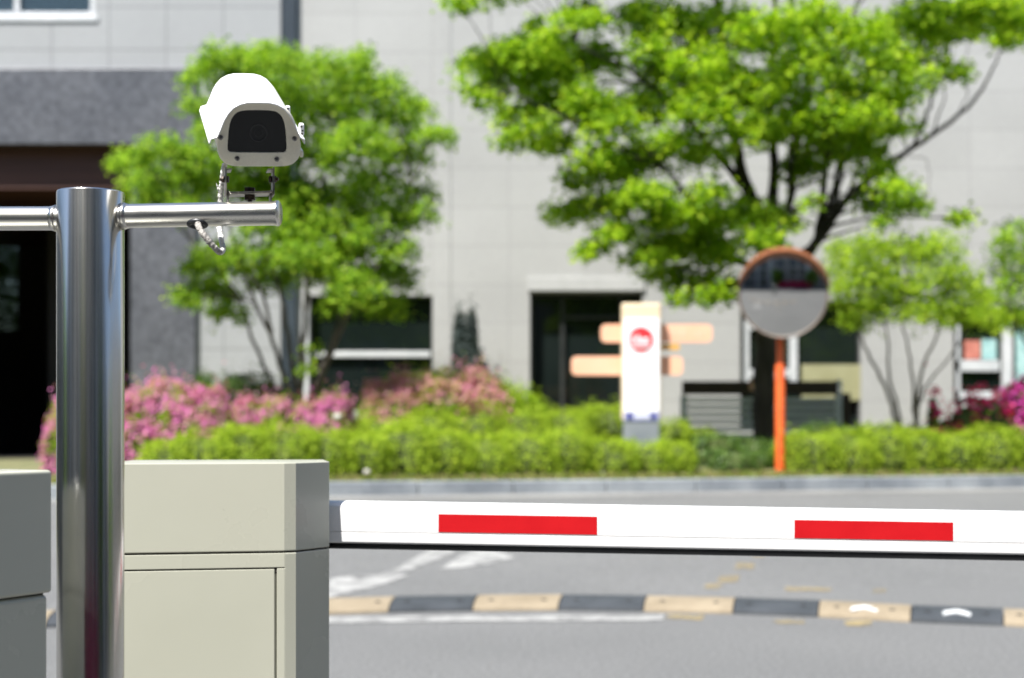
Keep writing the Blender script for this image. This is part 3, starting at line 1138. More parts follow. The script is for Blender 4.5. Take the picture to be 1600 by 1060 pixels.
W1 = hole(483, 676, 462, 642, YR)
DR = hole(828, 1004, 457, 684, YR)
W2 = hole(1157, 1346, 470, 668, YR)
W3 = hole(1490, 1700, 480, 632, YR)
mb = MB()
wall_holes(mb, XW(464, YR), 17.0, ZB, ZTOP, YR, .35, [W1, DR, W2, W3])
mb.build('wall', M['wall_right'], bld)
TW = hole(-260, 148, -170, 26, YL)
PO = (XW(-150, YL), XW(210, YL), ZB - .1, ZW(222, YL))
mb = MB()
wall_holes(mb, -19.0, XW(439, YL), ZB, ZTOP, YL, .35, [TW, PO])
mb.build('wall', M['wall_left'], bld)
MB().box(-19.0, XW(440, YL), YL + .36, YL + 12, ZTOP - .3, ZTOP).box(XW(440, YL) + .002, 17.0, YR + .36, YR + 12, ZTOP - .3, ZTOP).build('roof', M['trim'], bld)
MB().box(16.7, 17.0, YR + .36, YR + 12, ZB, ZTOP - .302).build('wall', M['wall_right'], bld)
MB().box(-19.0, -18.7, YL + .36, YL + 12, ZB, ZTOP - .302).build('wall', M['wall_left'], bld)
MB().box(XW(439.5, YL), XW(463.5, YR), YL + .03, YR + .3, ZB, ZTOP).build('downpipe_recess', M['slate'], bld)
# faint vertical pilaster and a proud lintel over the doorway
MB().box(XW(678, YR), XW(704, YR), YR - .012, YR - .002, ZB, ZTOP - .1).build('pilaster', M['wall_right'], bld)
MB().box(XW(825, YR), XW(1007, YR), YR - .05, YR - .002, ZW(455, YR), ZW(434, YR)).build('lintel', M['trim'], bld, bevel=.008)
# portal of dark granite
xo, xi = XW(305, YP), XW(204, YP)
mb = MB()
mb.box(XW(-330, YP), xo, YP, YL - .002, ZW(225, YP), ZW(107, YP))
mb.box(xi, xo, YP, YL - .002, ZB, ZW(225, YP) - .003)
mb.box(XW(-330, YP), XW(-160, YP), YP, YL - .002, ZB, ZW(225, YP) - .003)
portal = mb.build('entrance_portal', M['granite'], bld, bevel=.006)
# dim entrance hall behind the opening
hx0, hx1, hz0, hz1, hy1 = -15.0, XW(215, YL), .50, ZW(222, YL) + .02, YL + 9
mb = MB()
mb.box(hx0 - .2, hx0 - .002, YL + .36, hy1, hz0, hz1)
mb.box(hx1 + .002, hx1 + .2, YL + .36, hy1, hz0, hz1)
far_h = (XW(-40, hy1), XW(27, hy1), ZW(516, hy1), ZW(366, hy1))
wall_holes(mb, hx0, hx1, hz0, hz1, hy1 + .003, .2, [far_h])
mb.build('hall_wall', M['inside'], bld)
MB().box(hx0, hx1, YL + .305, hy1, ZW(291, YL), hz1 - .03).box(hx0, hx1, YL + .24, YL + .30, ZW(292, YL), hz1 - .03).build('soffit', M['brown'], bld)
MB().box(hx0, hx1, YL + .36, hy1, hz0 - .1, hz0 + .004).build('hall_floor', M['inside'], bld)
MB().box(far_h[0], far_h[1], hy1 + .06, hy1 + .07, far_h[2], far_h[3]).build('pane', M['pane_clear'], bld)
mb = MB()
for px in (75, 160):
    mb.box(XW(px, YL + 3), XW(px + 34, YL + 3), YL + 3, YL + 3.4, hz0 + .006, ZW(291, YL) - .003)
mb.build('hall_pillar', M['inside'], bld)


def window(h, bars, pane_mat, name='window', frame_mat='frame', fr=.05, dep=.18, y=YR):
    """frame set back in its opening, with extra bars, and a pane behind"""
    mb = MB()
    x0, x1, z0, z1 = h
    e = .002
    mb.box(x0 + e, x0 + fr, y + dep - .04, y + dep + .04, z0 + e, z1 - e)
    mb.box(x1 - fr, x1 - e, y + dep - .04, y + dep + .04, z0 + e, z1 - e)
    mb.box(x0 + fr + e, x1 - fr - e, y + dep - .04, y + dep + .04, z1 - fr, z1 - e)
    mb.box(x0 + fr + e, x1 - fr - e, y + dep - .04, y + dep + .04, z0 + e, z0 + fr)
    w = mb.build(name, M[frame_mat], bld, bevel=.004)
    if bars:
        mb = MB()
        for (a, b_, c, d) in bars:
            mb.box(a, b_, y + dep - .055, y + dep + .03, c, d)
        mb.build('mullion', M['frame'], w, bevel=.004)
    MB().box(x0 + e, x1 - e, y + dep + .045, y + dep + .055, z0 + e, z1 - e).build('pane', M[pane_mat], w)
    return w


D2 = YR + .13


def bar_h(px0, px1, py0, py1):
    return (XW(px0, D2), XW(px1, D2), ZW(py1, D2), ZW(py0, D2))


window(W1, [bar_h(488, 672, 549, 558)], 'pane', frame_mat='dframe', fr=.03)
MB().box(XW(471, YR), XW(483, YR), YR - .05, YR - .002, ZW(644, YR), ZW(486, YR)).build('drainpipe', M['frame'], bld, bevel=.01)
window(W2, [bar_h(1162, 1171, 500, 600), bar_h(1234, 1246, 478, 600), bar_h(1172, 1233, 577, 590), bar_h(1172, 1233, 507, 515)], 'pane', frame_mat='dframe', fr=.03)
MB().box(XW(1252, D2), XW(1344, D2), YR + .09, YR + .12, ZW(626, D2), ZW(570, D2)).build('window_panel', M['khaki'], bld, bevel=.004)
w3 = window(W3, [bar_h(1494, 1562, 563, 580), bar_h(1494, 1500, 500, 625), bar_h(1567, 1582, 484, 626), bar_h(1494, 1562, 612, 622), bar_h(1640, 1654, 484, 626)], 'pane', frame_mat='dframe', fr=.03)
MB().box(XW(1509, D2), XW(1534, D2), YR + .205, YR + .222, ZW(561, D2), ZW(532, D2)).build('poster', M['poster_red'], w3)
MB().box(XW(1536, D2), XW(1559, D2), YR + .205, YR + .222, ZW(561, D2), ZW(530, D2)).build('poster', M['poster_teal'], w3)
MB().box(XW(1590, D2), XW(1625, D2), YR + .205, YR + .222, ZW(600, D2), ZW(510, D2)).build('poster', M['poster_teal'], w3)
MB().box(XW(1486, YR), XW(1704, YR), YR - .10, YR - .002, ZW(648, YR), ZW(634, YR)).build('sill', M['trim'], bld, bevel=.01)
# doorway: dark leaves and a side light
dw = window(DR, [], 'pane', name='doorway', frame_mat='dframe', fr=.06, dep=.28)
mb = MB()
for px in (876, 968):
    mb.box(XW(px, YR + .25), XW(px + 6, YR + .25), YR + .23, YR + .30, DR[2] + .07, DR[3] - .07)
mb.build('door_stile', M['dframe'], dw, bevel=.004)
MB().box(XW(883, YR + .25), XW(967, YR + .25), YR + .23, YR + .30, ZW(497, YR), ZW(492, YR)).build('transom', M['dframe'], dw)
# upper window at the top left
tw = window(TW, [], 'pane_upper', fr=.10, dep=.12, y=YL)
mb = MB()
x = TW[0] + .12
while x < TW[1] - .12:
    mb.box(x, x + .105, YL + .24, YL + .25, TW[2] + .1, TW[3] - .1)
    x += .118
mb.build('blind', M['blind'], tw)
MB().box(XW(20, YL), XW(28, YL), YL + .07, YL + .165, TW[2] + .102, TW[3] - .102).build('mullion', M['frame'], tw)
MB().box(TW[0], TW[1], YL + .30, YL + .33, TW[2], TW[3]).build('blind_backing', M['inside'], tw)
MB().box(TW[0] - .08, TW[1] + .06, YL - .03, YL - .002, TW[2] - .09, TW[2] - .002).build('sill', M['frame'], bld, bevel=.008)

# ------------------------------------------------------------------ unseen blocks added across the road to darken reflections and shade ground
for nm, lab, xa, xb, ht in (('office_building', 'unseen grey office block added to darken reflections, behind the viewer to the left', -40, .5, 17),
                            ('office_building', 'unseen grey office block added to darken reflections, behind the viewer to the right', .6, 40, 15)):
    ob = thing(nm, lab, 'building', ((xa + xb) / 2, -9, 0))
    MB().box(xa, xb, -20, -9, -.02, ht).build('wall', M['added_wall'], ob)
    for bx0, bx1 in ((-11.2, -10.2), (-6.0, -4.6), (7.0, 8.4), (12.0, 12.8), (19, 23), (-20, -17.5)):
        if xa < bx0 and bx1 < xb:
            MB().box(bx0, bx1, -9.0, -8.85, 0, 14.6).build('reflection_bay', M['trim'], ob)  # pale strips added to give the post's reflection bright stripes
    for fl in range(4):
        x = xa + 1
        while x < xb - 2:
            MB().box(x, x + 2.1, -8.99, -8.94, 1.0 + fl * 3.4, 3.2 + fl * 3.4).build('window', M['far_glass'], ob)
            x += 3.3

for nm, lab, xa, xb in (('office_building', 'dull grey block added for reflections beyond the right photo edge', 27, 36), ('office_building', 'dull grey block added for reflections beyond the left photo edge', -36, -27)):
    ob = thing(nm, lab, 'building', ((xa + xb) / 2, 8, 0))
    MB().box(xa, xb, -9, 70, -.02, 11).build('wall', M['added_wall'], ob)  # unseen side block added to keep sky out of the steel's reflection
    xe = xa if xa > 0 else xb
    for fl in range(2):
        for k in range(18):
            MB().box(xe - .06, xe + .06, -7 + k * 3.8, -4.6 + k * 3.8, 1.0 + fl * 3.4, 3.2 + fl * 3.4).build('window', M['far_glass'], ob)

# ------------------------------------------------------------------ slatted fence
FD = 22.6


def FX(px):
    return XW(px, FD)


def FZ(py):
    return ZW(py, FD)


fe = thing('slatted_fence', 'low silver slatted fence with dark brown top board behind tree', 'fence', (FX(1190), FD, gz(FX(1190), FD)))
MB().box(FX(1066), FX(1308), FD - .06, FD + .06, FZ(617), FZ(596)).build('top_board', M['dark_wood'], fe, bevel=.006)
mb = MB()
py = 622
while py < 700:
    mb.box(FX(1071), FX(1306), FD - .02, FD + .02, FZ(py + 7.2), FZ(py))
    py += 11.2
mb.build('slats', M['slat'], fe, bevel=.004)
for px in (1068, 1310):
    MB().box(FX(px) - .045, FX(px) + .045, FD - .05, FD + .05, gz(FX(px), FD) - .1, FZ(594 if px > 1200 else 618)).build('post', M['slat'], fe, bevel=.006)
MB().box(FX(1316), FX(1328), FD - .05, FD + .05, gz(FX(1322), FD) - .1, FZ(615)).build('post', M['dark_wood'], fe, bevel=.006)
mb = MB()
mb.disc((FX(1178), FD - .061, FZ(603)), (0, -1, 0), .085, .02, 20)
bdg = mb.build('round_plate', M['salmon'], fe)

# ------------------------------------------------------------------ traffic mirror
MD = 17.95
mp_ = G(1219, 739)
MD = mp_.y
mx_ = mp_.x
mir = thing('traffic_mirror', 'round convex traffic mirror with orange hood on slim orange pole', 'traffic mirror', mp_)
MCZ = HC + (660 - 459) / FPX * (MD - .30)
MCX = XW(1224, MD - .30)
MB().tube([(mx_, MD, mp_.z - .02), (mx_, MD, mp_.z + .03)], [.10, .095], 20).build('base_plate', M['orange_pole'], mir)
mb = MB()
mb.tube([(mx_, MD, mp_.z - .05), (mx_, MD, ZW(573, MD)), (mx_, MD, ZW(566, MD)), (mx_, MD, MCZ + .1)], [.056, .056, .042, .042], 24)
mb.build('pole', M['orange_pole'], mir, smooth=True, angle=40)
mn = Vector((-.16, -1, -.13)).normalized()               # the face looks at the road
mu = (Vector((0, 0, 1)) - mn * mn.z).normalized()
mr_ = mu.cross(mn).normalized()
mc = Vector((MCX, MD - .30, MCZ))
MRAD = 70.5 / FPX * (MD - .3)
RS = 1.9


def MP(r, a, c):
    return mc + (mr_ * math.cos(a) + mu * math.sin(a)) * r + mn * c


mb = MB()
rings = []
sag = RS - math.sqrt(RS * RS - (MRAD * .955) ** 2)
for k in range(1, 25):
    r = MRAD * .955 * k / 24
    rings.append([MP(r, 2 * math.pi * i / 72, .03 + math.sqrt(RS * RS - r * r) - RS) for i in range(72)])
mb.loft(rings, True, False)
rings = [[MP(MRAD * .955, 2 * math.pi * i / 72, c) for i in range(72)] for c in (.03 - sag, -.05 - sag)]
mb.build('mirror_face', M['mirror'], mir, smooth=True, angle=180)
mb = MB()
rings = []
for r, c in ((MRAD * .945, -.03), (MRAD * .948, .004), (MRAD * .975, .014), (MRAD, .006), (MRAD, -.05), (MRAD * .8, -.09), (MRAD * .2, -.10)):
    rings.append([MP(r, 2 * math.pi * i / 72, c - sag + .03) for i in range(72)])
mb.loft(rings, False, True)
mb.build('rim', M['rim'], mir, smooth=True, angle=40)
mb = MB()
NA = 40
rings = []
for k in range(NA + 1):
    a = math.radians(8) + math.radians(164) * k / NA
    w = .17 * math.sin(math.pi * (k / NA)) ** .6 + .01
    rings.append([MP(MRAD * 1.002, a, -.06 - sag + .03), MP(MRAD * (1.002 - .055 * math.sin(math.pi * k / NA)), a, w - sag + .03), MP(MRAD * 1.025, a, w - sag + .03), MP(MRAD * 1.025, a, -.06 - sag + .03)])
mb.loft(rings)
mb.build('hood', M['orange_hood'], mir, smooth=True, angle=40)
mb = MB()
mb.obox(mc - mn * .17, mr_, mn, mu, .10, .22, .30)
mb.build('mounting_bracket', M['rim'], mir, bevel=.01)

# ------------------------------------------------------------------ pylon sign and the orange direction boards
SD = 18.30


def SX(px):
    return XW(px, SD)


def SZ(py):
    return ZW(py, SD)


py_x = (SX(972), SX(1032.5))
gz0 = gz(SX(1002), SD)
pyl = thing('pylon_sign', 'white pylon sign with round red logo and grey foot in hedge', 'sign', (SX(1002), SD + .06, gz0))
MB().box(py_x[0], py_x[1], SD, SD + .16, SZ(657), SZ(474)).build('casing', M['pylon_cream'], pyl, bevel=.02)
MB().box(py_x[0] + .02, py_x[1] - .02, SD - .006, SD - .001, SZ(644), SZ(497)).build('face_panel', M['pylon_white'], pyl)
MB().box(py_x[0] + .02, py_x[1] - .02, SD - .006, SD - .001, SZ(657), SZ(644.3)).build('foot_band', M['pale_blue'], pyl)
MB().box(py_x[0] + .02, py_x[1] - .02, SD + .005, SD + .15, gz0 - .1, SZ(657.3)).build('foot', M['pylon_grey'], pyl, bevel=.008)
lc = (SX(1001.5), SZ(531))
mb = MB()
mb.disc((lc[0], SD - .0065, lc[1]), (0, -1, 0), .150, .006, 48)
lg = mb.build('logo_disc', M['logo_red'], pyl)
u_ = .0088


def strokes(cx, cz, y, segs, w, name, mat, parent, th=.004):
    mb = MB()
    for q, (x0, z0, x1, z1) in enumerate(segs):
        a_, b2 = Vector((cx + x0, y - .0006 * q, cz + z0)), Vector((cx + x1, y - .0006 * q, cz + z1))
        d = (b2 - a_).normalized()
        nn = Vector((-d.z, 0, d.x))
        mb.obox((a_ + b2) / 2, d, (0, 1, 0), nn, (b2 - a_).length + w * .5, th, w)
    return mb.build(name, mat, parent)


# blurred white lettering over the red disc, with a thin white lower arc
strokes(lc[0], lc[1], SD - .016, [
    (-.085, .045, -.115, .01), (-.115, .01, -.11, -.04), (-.11, -.04, -.07, -.05), (-.085, .0, -.055, .0),
    (-.04, .06, -.04, -.05), (-.04, .01, -.005, .01), (-.005, .01, -.005, -.05),
    (.02, .01, .02, -.05), (.02, .01, .05, .01), (.05, .01, .05, -.05), (.05, .01, .085, .01), (.085, .01, .085, -.05),
    (-.10, -.085, .10, -.085)], .019, 'logo_lettering', M['pylon_white'], lg)
for px in (984, 1020.5):
    MB().box(SX(px - 3.6), SX(px + 3.6), SD - .012, SD - .0065, SZ(655), SZ(645.5)).build('navy_emblem', M['navy'], pyl)
mb = MB()
for k in range(6):
    xx = SX(991.5 + k * 4.2)
    mb.box(xx, xx + .020, SD - .011, SD - .0065, SZ(653.5), SZ(647 + (k % 2)))
mb.build('foot_lettering', M['pylon_white'], pyl)

OD = 18.49


def rounded_board(px0, px1, py0, py1, d, th=.05, r=.06):
    x0, x1, z0, z1 = XW(px0, d), XW(px1, d), ZW(py1, d), ZW(py0, d)
    r = min(r, (z1 - z0) * .48)
    pts = []
    for cx, cz, a0 in ((x1 - r, z1 - r, 0), (x0 + r, z1 - r, 90), (x0 + r, z0 + r, 180), (x1 - r, z0 + r, 270)):
        for k in range(7):
            a = math.radians(a0 + 15 * k)
            pts.append((cx + r * math.cos(a), cz + r * math.sin(a)))
    mb = MB()
    mb.loft([[(x, d, z) for x, z in pts], [(x, d + th, z) for x, z in pts]])
    return mb


ds = thing('direction_sign', 'two salmon orange direction boards crossing behind the white pylon', 'sign', (XW(1004, OD), OD + .06, gz(XW(1004, OD), OD)))
u1_ = rounded_board(939, 1113, 507, 535, OD).build('board', M['salmon'], ds)
u2_ = rounded_board(893, 1067, 557, 586.5, OD).build('board', M['salmon'], ds)
rounded_board(1010, 1062, 537.5, 547, OD, r=.02).build('small_board', M['amber'], ds)
MB().tube([(XW(1002, OD), OD + .12, gz(XW(1002, OD), OD) - .1), (XW(1002, OD), OD + .12, ZW(488, OD))], .05, 16).build('post', M['frame'], ds)
mb = MB()
for k, (a, b_) in enumerate(((1046, 1052), (1056, 1060), (1064, 1071), (1080, 1083), (1088, 1094), (1098, 1101))):
    mb.box(XW(a, OD), XW(b_, OD), OD - .004, OD - .0005, ZW(527, OD), ZW(514 + k % 3, OD))
mb.build('board_lettering', M['pale_letter'], u1_)


# ------------------------------------------------------------------ trees
def twist(pts, r0, r1, n=5, jit=.03):
    """a limb through picture points (px, py, d) with taper"""
    sp_ = smooth_curve([P(*p) for p in pts], n)
    k = len(sp_)
    out = []
    for i, p in enumerate(sp_):
        out.append(p + Vector((random.uniform(-jit, jit), random.uniform(-jit, jit), 0)) * (0 if i == 0 else 1))
    return out, [r0 + (r1 - r0) * (i / (k - 1)) ** .8 for i in range(k)]


def sprays(clusters, d0, dspread, leaf, per_m2, centre, tilt=.6, copies=2, flat=1.0):
    """leaf positions and facings for a list of (px, py, rx, ry[, dd]) foliage sprays"""
    pos, nor = [], []
    anchors = []
    for c in clusters:
        px, py, rx, ry = c[:4]
        for q in range(copies):
            dd = c[4] if len(c) > 4 else rng.uniform(-dspread, dspread)
            if len(c) > 4 and q:
                dd += rng.uniform(-.4, .4)
            d = d0 + dd
            cc = np.array(P(px + rng.normal() * rx * .12, py + rng.normal() * ry * .2, d))
            sx, sz = rx / FPX * d, ry / FPX * d
            sy = sx * .9
            anchors.append((cc, sx))
            # each spray is made of little fans of leaves that droop outwards
            nf = max(3, int(sx * sx * 3.14 * per_m2 / 14))
            th = rng.uniform(0, 2 * math.pi, nf)
            rr = np.sqrt(rng.uniform(0, 1, nf))
            fx, fy = rr * np.cos(th), rr * np.sin(th)
            fz = (1 - rr ** 2) * .8 - .4 + rng.normal(size=nf) * .45
            fan = np.stack([fx * sx, fy * sy, fz * sz * flat], 1) + cc
            m_ = 14
            off = rng.normal(size=(nf, m_, 3)) * np.array([leaf * 1.0, leaf * 1.0, leaf * .8])
            p_ = (fan[:, None, :] + off).reshape(-1, 3)
            out = np.stack([fx, fy, np.zeros(nf)], 1)
            nn = np.array([0, 0, 1.0]) + out * .55 + np.array([0, -.25, 0])
            nn = np.repeat(nn, m_, 0) + rng.normal(size=(nf * m_, 3)) * tilt
            pos.append(p_)
            nor.append(nn)
    return np.concatenate(pos), np.concatenate(nor), anchors


def nearest_twigs(mb, limbs, anchors, r=.012, maxlen=1.6, n=5):
    """thin twigs from the nearest limb point out to each foliage spray"""
    lp = [(p, q[1][i]) for q in limbs for i, p in enumerate(q[0])]
    arr = np.array([tuple(p) for p, _ in lp])
    for cc, sx in anchors:
        low = arr.copy()
        dist = np.linalg.norm((low - cc) * np.array([1, 1, 1.0]), axis=1) + np.maximum(0, (low[:, 2] - cc[2])) * 1.5
        i = int(np.argmin(dist))
        a_, b2 = Vector(arr[i]), Vector(cc)
        L_ = (b2 - a_).length
        if L_ < .15:
            continue
        m1 = a_.lerp(b2, .45) + Vector((0, 0, .06 * L_)) + Vector(rng.normal(size=3)) * .04 * L_
        r0 = min(lp[i][1] * .8, r * (1 + L_ * .5))
        mb.tube([a_, a_.lerp(m1, .5), m1, m1.lerp(b2, .6), b2 + Vector((0, 0, -.03))], [r0, r0 * .85, r0 * .65, r0 * .45, r0 * .25], n)
        for k in range(3):
            e_ = b2 + Vector((rng.normal() * sx * .5, rng.normal() * sx * .5, rng.normal() * sx * .12))
            mb.tube([m1.lerp(b2, .5), b2.lerp(e_, .4), e_], [r0 * .4, r0 * .3, r0 * .15], 4)


# --- small maple on the left, several stems from one foot
TA = 19.6
ba = P(466, 665, TA)
ga = gz(ba.x, TA)
t1 = thing('maple_tree', 'small multi-stemmed maple tree behind the pink azaleas on the left', 'tree', (ba.x, TA, ga))
limbs = []
for pts, r0, r1 in (
    ([(466, 705, TA), (462, 650, TA), (445, 590, TA - .1), (420, 520, TA - .2), (385, 440, TA - .3), (360, 360, TA - .4), (330, 290, TA - .5)], .046, .011),
    ([(467, 705, TA), (466, 645, TA), (455, 560, TA + .1), (440, 470, TA + .2), (425, 380, TA + .3), (420, 280, TA + .3), (425, 170, TA + .2)], .048, .012),
    ([(468, 705, TA), (470, 640, TA), (472, 560, TA - .2), (478, 470, TA - .3), (490, 380, TA - .3), (505, 280, TA - .2), (520, 170, TA)], .052, .013),
    ([(469, 705, TA), (475, 650, TA), (505, 575, TA + .2), (530, 500, TA + .3), (545, 420, TA + .4), (560, 330, TA + .5), (590, 220, TA + .5)], .046, .011),
    ([(470, 705, TA), (480, 650, TA), (515, 560, TA - .4), (550, 480, TA - .6), (580, 430, TA - .7), (620, 370, TA - .7), (645, 290, TA - .6)], .045, .012),
    ([(465, 705, TA), (455, 650, TA), (425, 600, TA + .2), (395, 530, TA + .4), (375, 470, TA + .5), (340, 420, TA + .5), (300, 380, TA + .5)], .040, .010),
    ([(425, 520, TA - .2), (400, 440, TA - .5), (340, 390, TA - .8), (290, 320, TA - .9), (235, 270, TA - 1.0)], .026, .008),
):
    limbs.append(twist(pts, r0, r1, 5, .015))
cl_a = [(345, 97, 52, 22), (312, 118, 28, 16), (400, 90, 45, 16), (440, 97, 50, 24), (485, 112, 42, 28), (538, 102, 45, 22), (572, 92, 22, 14), (560, 140, 58, 30), (612, 142, 32, 20),
        (455, 150, 60, 30), (510, 175, 65, 38), (380, 140, 60, 25), (620, 185, 50, 30), (652, 165, 28, 18), (672, 213, 36, 11), (560, 225, 65, 36), (630, 245, 45, 26), (480, 245, 60, 36), (305, 165, 26, 16),
        (655, 305, 30, 24), (585, 290, 58, 32), (520, 310, 60, 32), (330, 205, 35, 20), (212, 248, 36, 14), (262, 240, 50, 22), (315, 250, 45, 24), (222, 285, 34, 16), (280, 285, 55, 26), (340, 290, 45, 26),
        (400, 290, 50, 30), (240, 312, 34, 12), (300, 325, 45, 18), (455, 325, 55, 34), (405, 350, 45, 28), (520, 350, 55, 30), (600, 335, 45, 26), (650, 335, 32, 18), (312, 415, 32, 15), (345, 395, 40, 18),
        (380, 410, 45, 24), (440, 400, 50, 26), (290, 465, 26, 12), (325, 458, 45, 22), (358, 485, 32, 14), (500, 400, 45, 22), (545, 392, 45, 26), (618, 392, 36, 22), (600, 425, 45, 22), (632, 440, 26, 22),
        (560, 445, 45, 22), (600, 478, 34, 20), (530, 470, 40, 18), (400, 250, 55, 30), (420, 200, 60, 30), (480, 575, 16, 10), (484, 545, 12, 8)]
pos, nor, anc = sprays([(a, b_, c * .95, d * .95) for a, b_, c, d in cl_a + [(470, 365, 40, 22), (500, 430, 45, 22), (425, 440, 35, 16), (575, 370, 40, 22), (450, 290, 50, 26)]], TA, 1.1, .06, 1900, None, copies=2)
mb = MB()
for l in limbs:
    mb.tube(l[0], l[1], 8)
nearest_twigs(mb, limbs, anc, .010)
mb.build('trunk', M['bark_pale'], t1, smooth=True, angle=180)
leaf_mesh('crown', pos, nor, rng.uniform(.036, .062, len(pos)), .75, M['leaf_a'], t1)

def copy_tree(src, loc, rz, label, k=1.0):
    r = src.copy()
    COL.objects.link(r)
    r.location = loc
    r.rotation_euler = (0, 0, rz)
    r.scale = (k, k, k)
    r['label'] = label
    for ch in list(src.children):
        c = ch.copy()
        COL.objects.link(c)
        c.parent = r
    return r


TREE_COPIES = [((-14.6, 39.0, .2), 1.0, 'tree seen through the far window of the dark entrance hall', 1.3),
               ((-2.5, -6.8, 0), 2.0, 'unseen maple added for reflections by the left block behind the viewer', 1.2),
               ((8.5, -5.5, 0), 3.5, 'unseen maple added for reflections by the right block behind the viewer', 1.1),
               ((16.0, 2.0, 0), 5.0, 'maple added for reflections beyond the right photo edge', 1.1),
               ((-13.0, 1.0, 0), .6, 'maple added for reflections beyond the left photo edge', 1.1)]
for a_ in TREE_COPIES:  # unseen copies around the camera are added for green in the reflections
    copy_tree(t1, *a_)

# --- large maple on the right
TB = 20.8
bb = P(1196, 690, TB)
gb = gz(bb.x, TB)
t2 = thing('maple_tree', 'large spreading maple tree with thick dark trunk behind the traffic mirror', 'tree', (bb.x, TB, gb))
limbs = []
for pts, r0, r1 in (
    ([(1194, 712, TB), (1194, 640, TB), (1197, 560, TB), (1198, 480, TB), (1198, 410, TB)], .165, .140),
    ([(1198, 415, TB), (1185, 340, TB + .1), (1160, 270, TB + .2), (1145, 190, TB + .3), (1130, 90, TB + .3), (1110, -60, TB + .2)], .130, .030),
    ([(1200, 415, TB), (1208, 340, TB - .2), (1210, 250, TB - .3), (1205, 170, TB - .3), (1210, 60, TB - .2), (1215, -80, TB)], .100, .025),
    ([(1202, 415, TB), (1225, 350, TB + .2), (1245, 260, TB + .4), (1255, 170, TB + .5), (1280, 50, TB + .6)], .060, .018),
    ([(1202, 420, TB), (1238, 405, TB + .1), (1270, 385, TB), (1282, 345, TB - .1), (1293, 240, TB - .3), (1310, 150, TB - .4), (1335, 20, TB - .5)], .095, .020),
    ([(1262, 398, TB), (1300, 345, TB + .2), (1334, 300, TB + .3), (1393, 252, TB + .4), (1441, 222, TB + .4), (1512, 168, TB + .4), (1545, 122, TB + .4), (1562, 84, TB + .4)], .075, .012),
    ([(1300, 345, TB + .2), (1310, 290, TB), (1330, 220, TB - .2), (1360, 150, TB - .3), (1390, 60, TB - .4)], .050, .014),
    ([(1212, 405, TB - .1), (1232, 330, TB - .5), (1236, 250, TB - .7), (1250, 170, TB - .8)], .055, .018),
    ([(1272, 385, TB), (1296, 320, TB + .4), (1312, 250, TB + .5), (1316, 180, TB + .6)], .060, .016),
    ([(1285, 370, TB + .1), (1330, 290, TB - .1), (1352, 230, TB - .2), (1372, 160, TB - .2)], .040, .012),
    ([(1453, 215, TB + .4), (1470, 170, TB + .3), (1478, 120, TB + .2), (1474, 70, TB + .2)], .016, .005),
    ([(1500, 178, TB + .4), (1512, 140, TB + .5), (1508, 95, TB + .5), (1516, 60, TB + .5)], .010, .004),
    ([(1420, 245, TB + .4), (1446, 250, TB + .4), (1452, 290, TB + .4), (1445, 330, TB + .4)], .008, .003),
    ([(1334, 315, TB + .3), (1360, 270, TB + .2), (1400, 200, TB), (1425, 120, TB - .1), (1450, 30, TB - .1)], .040, .012),
    ([(1425, 230, TB + .4), (1445, 185, TB + .5), (1462, 140, TB + .5), (1478, 90, TB + .5), (1492, 50, TB + .5), (1520, 10, TB + .5)], .030, .010),
    ([(1188, 420, TB), (1150, 405, TB - .3), (1115, 370, TB - .6), (1085, 320, TB - .9), (1040, 265, TB - 1.1), (990, 215, TB - 1.2), (930, 150, TB - 1.3)], .060, .014),
    ([(1160, 290, TB + .2), (1110, 230, TB - .3), (1050, 160, TB - .7), (980, 110, TB - 1.0), (900, 70, TB - 1.2)], .060, .014),
    ([(1040, 265, TB - 1.1), (980, 240, TB - 1.5), (920, 200, TB - 1.7), (850, 170, TB - 1.8), (780, 130, TB - 1.8)], .030, .009),
    ([(1115, 370, TB - .6), (1070, 370, TB - 1.0), (1010, 350, TB - 1.3), (940, 325, TB - 1.4)], .026, .009),
    ([(1148, 405, TB - .3), (1120, 425, TB - .7), (1070, 420, TB - 1.0), (1030, 410, TB - 1.2)], .024, .009),
):
    limbs.append(twist(pts, r0, r1, 5, .02))
